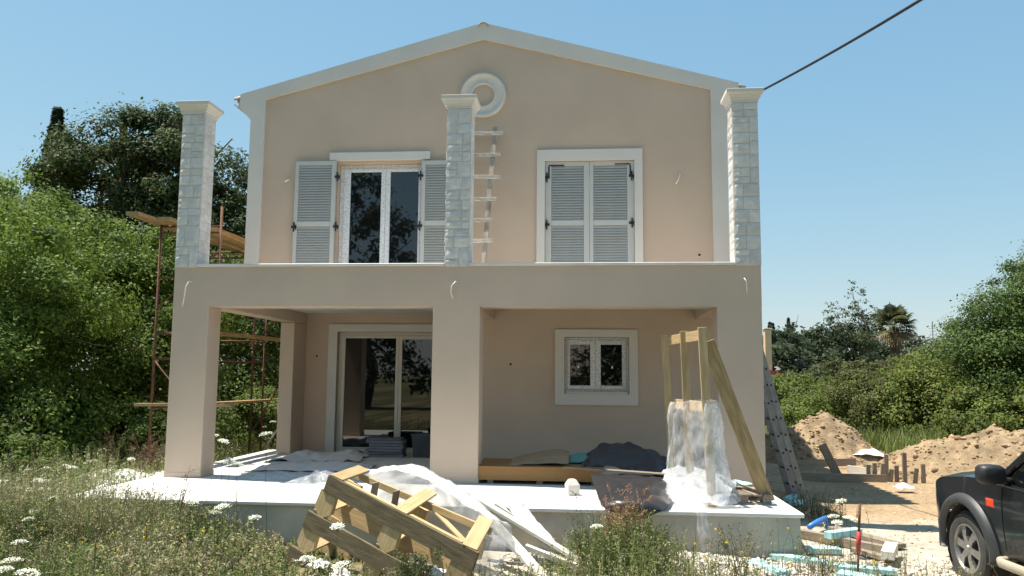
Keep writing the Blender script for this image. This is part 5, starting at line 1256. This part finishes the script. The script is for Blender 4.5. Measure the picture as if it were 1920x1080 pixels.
# white umbels
def umbel_mesh(seed, r=.075):
    rg = np.random.default_rng(seed); n = 34; C, Nn = [], []; sp_ = MB()
    for k in range(n):
        q = k*2.39996; rr = r*math.sqrt((k+.5)/n)*rg.uniform(.9, 1.1); z = .06-1.6*rr*rr/r*.25+rg.normal()*.004; c = np.array([rr*math.cos(q), rr*math.sin(q), z])
        for j in range(9): C.append(c+rg.normal(size=3)*np.array([.010, .010, .004])); Nn.append(np.array([0, 0, 1.])+rg.normal(size=3)*.35)
        if k % 2 == 0: sp_.tube([(0, 0, 0), tuple(c)], .0012, 3, False)
    v, q = leaf_quads(np.array(C), np.array(Nn), rg.uniform(.010, .017, len(C)), .9, rg)
    return np_mesh('flower_head', v, q, PETAL), sp_
UM = [umbel_mesh(s, r_) for s, r_ in ((1, .065), (2, .08), (3, .055))]
GREENSTEM = mat('green_stem', (.11, .14, .05), .7)
umb = [(54, 849, .5), (12, 845, .5), (54, 880, .5), (83, 901, .62), (70, 899, .58), (33, 915, .6), (57, 917, .55), (85, 915, .55), (101, 933, .62), (122, 872, .5), (135, 875, .52), (178, 863, .5), (166, 866, .46), (87, 877, .5), (55, 972, .5), (37, 1015, .55), (22, 1048, .6), (64, 958, .5), (246, 860, .5), (358, 938, .72), (403, 960, .62), (478, 969, .55), (419, 947, .66), (418, 826, .8), (405, 816, .8), (404, 803, .85), (5, 902, .55), (8, 1066, .6), (53, 1070, .6), (142, 860, .5), (500, 812, .8), (512, 790, .85), (495, 800, .8), (430, 862, .45), (445, 868, .42), (633, 985, .80), (576, 1046, .6), (642, 1056, .55), (1579, 938, .62), (1563, 967, .5), (1594, 970, .5), (1569, 978, .45), (1119, 986, .55)]
for k, (px, py, h) in enumerate(umb):
    z = -.45+h
    for _ in range(3): p = P(px, py, z=z); z = gz(p.x, p.y)+h
    if -4.6 < p.x < 4.35 and -2.05 < p.y < 4.5: p = P(px, py, y=-2.3)
    g = gz(p.x, p.y)
    if px < 300: lb, gp = 'white umbrella-shaped wildflower among the weeds at far left', 'wildflowers at far left'
    elif px < 520 and py < 880: lb, gp = 'white umbrella-shaped wildflower behind the porch, by the scaffold foot', 'wildflowers by the scaffold'
    elif px < 520: lb, gp = 'white umbrella-shaped wildflower before the left end of the porch', 'wildflowers before the porch'
    elif px < 700: lb, gp = ['large white umbrella-shaped wildflower in front of the tipped crate', 'low white wildflower at the left foot of the crate', 'low white wildflower below the large one at the crate'][k-35], 'wildflowers at the crate'
    elif px > 1500: lb, gp = 'white umbrella-shaped wildflower right of the porch corner', 'wildflowers right of the porch'
    else: lb, gp = 'single white wildflower in the dry weeds before the porch middle', None
    t = thing('wildflower', (p.x, p.y, g), lb, 'wildflower', gp); me, sp_ = UM[k % 3]
    Mh = Matrix.Translation((p.x, p.y, p.z-.05)) @ Matrix.Rotation(R.uniform(0, 6.28), 4, 'Z') @ Matrix.Rotation(R.uniform(-.3, .3), 4, 'X')
    fh = obj('flower_head', me, t, Mh); sp_.build('spokes', GREENSTEM, fh, Mh)
    m = MB(); j = R.uniform(-.06, .06); m.tube([(p.x+j, p.y+j, g-.02), (p.x+j*.3, p.y, (g+p.z)/2), (p.x, p.y, p.z-.05)], [.004, .003, .0025], 5); m.build('stem', GREENSTEM, t)
# dry branching weeds
def dry_weed(px, py, h, label, seed, n=16, y=None, col=(.20, .145, .08), green=False, fuzz=900, sp=.28):
    rg = np.random.default_rng(seed); p = P(px, py, y=y); g = gz(p.x, p.y); t = thing('dry_weed', (p.x, p.y, g), label, 'weed'); mb = MB(); tips = []
    for k in range(n):
        a = rg.random()*6.283; l = sp*rg.random()*h; hh = h*rg.uniform(.55, 1); b = np.array([p.x+rg.normal()*.03, p.y+rg.normal()*.03, g-.02]); e = np.array([p.x+math.cos(a)*l, p.y+math.sin(a)*l, g+hh]); m_ = (b+e)/2+np.array([0, 0, .06*h])
        mb.tube([b, m_, e], [.006, .004, .002], 4, False); 
        for _ in range(4):
            q = rg.uniform(.35, 1); s = b+(e-b)*q; e2 = s+np.array([math.cos(a+rg.normal())*.10, math.sin(a+rg.normal())*.10, .14*rg.random()])*h*1.2; mb.tube([s, e2], [.003, .0015], 3, False); tips += [s+(e2-s)*w for w in np.linspace(.3, 1, 5)]
    mb.build('stems', mat('dry_stem_%d' % seed, col, .9, .2, 10), t)
    tips = np.array(tips); i = rg.integers(0, len(tips), fuzz); C = tips[i]+rg.normal(size=(fuzz, 3))*.016
    v, q = leaf_quads(C, rg.normal(size=(fuzz, 3)), rg.uniform(.012, .03, fuzz), .5, rg); cc = np.array(col)*rg.uniform(.6, 1.5, (fuzz, 1)) if not green else np.array((.10, .12, .05))*rg.uniform(.6, 1.5, (fuzz, 1))
    obj('seed_heads', np_mesh('seed_heads', v, q, WEED, np.repeat(cc, 4, 0)), t)['kind'] = 'stuff'
dry_weed(208, 860, 1.0, 'tall dry branching weed in front of the dark hedge at left', 1, 14, 2.4, (.26, .19, .09))
dry_weed(282, 862, 1.0, 'brown dry brush at the foot of the near scaffold post', 2, 22, 1.6, (.20, .13, .08), fuzz=1500, sp=.35)
dry_weed(320, 1000, 1.0, 'thin dark-seeded dry stalks rising in front of the left pillar', 3, 8, -2.5, (.16, .12, .07), fuzz=350, sp=.55)
dry_weed(1172, 1040, .85, 'rusty brown dry bush before the black plastic sheet', 4, 34, -2.65, (.34, .20, .12), fuzz=2600, sp=.42)
dry_weed(1225, 1050, .6, 'grey-green twiggy weed right of the rusty brown bush', 5, 24, -2.7, (.22, .19, .12), True, 1500, .5)
dry_weed(1100, 1050, .75, 'slim green stalks left of the rusty brown bush', 6, 12, -2.75, (.15, .15, .07), True, 700, .3)
dry_weed(1385, 1050, .62, 'yellow-flowered thin weed before the grey plinth at right', 7, 12, -2.8, (.17, .16, .07), True, 500, .5)
dry_weed(1540, 1078, .5, 'tangled thin weed left of the red stake', 8, 14, -3.0, (.2, .17, .09), False, 500, .6)
dry_weed(780, 1040, .42, 'leafy weed growing against the crate front', 9, 26, -3.75, (.12, .12, .05), True, 2200, .6)
# yellow flower specks
rg = np.random.default_rng(9); n = 70; x = np.concatenate([rg.uniform(-7, -2.2, 45), rg.uniform(2.9, 4.8, 25)]); y = rg.uniform(-4.2, -2.2, n); z = ground_z(x, y)+np.where(x < 0, hfield(x, y)*.95, rg.uniform(.2, .5, n))
C = np.repeat(np.stack([x, y, z], 1), 6, 0)+rg.normal(size=(n*6, 3))*.008; v, q = leaf_quads(C, rg.normal(size=(n*6, 3))+np.array([0, -.5, 1]), rg.uniform(.014, .024, n*6), .8, rg)
o = obj('yellow_flowers', np_mesh('yellow_flowers', v, q, WEED, np.tile(np.array([.75, .55, .03]), (len(v), 1)))); tag(o, 'tiny yellow flowers dotted through the weeds', 'flowers', None, 'stuff')
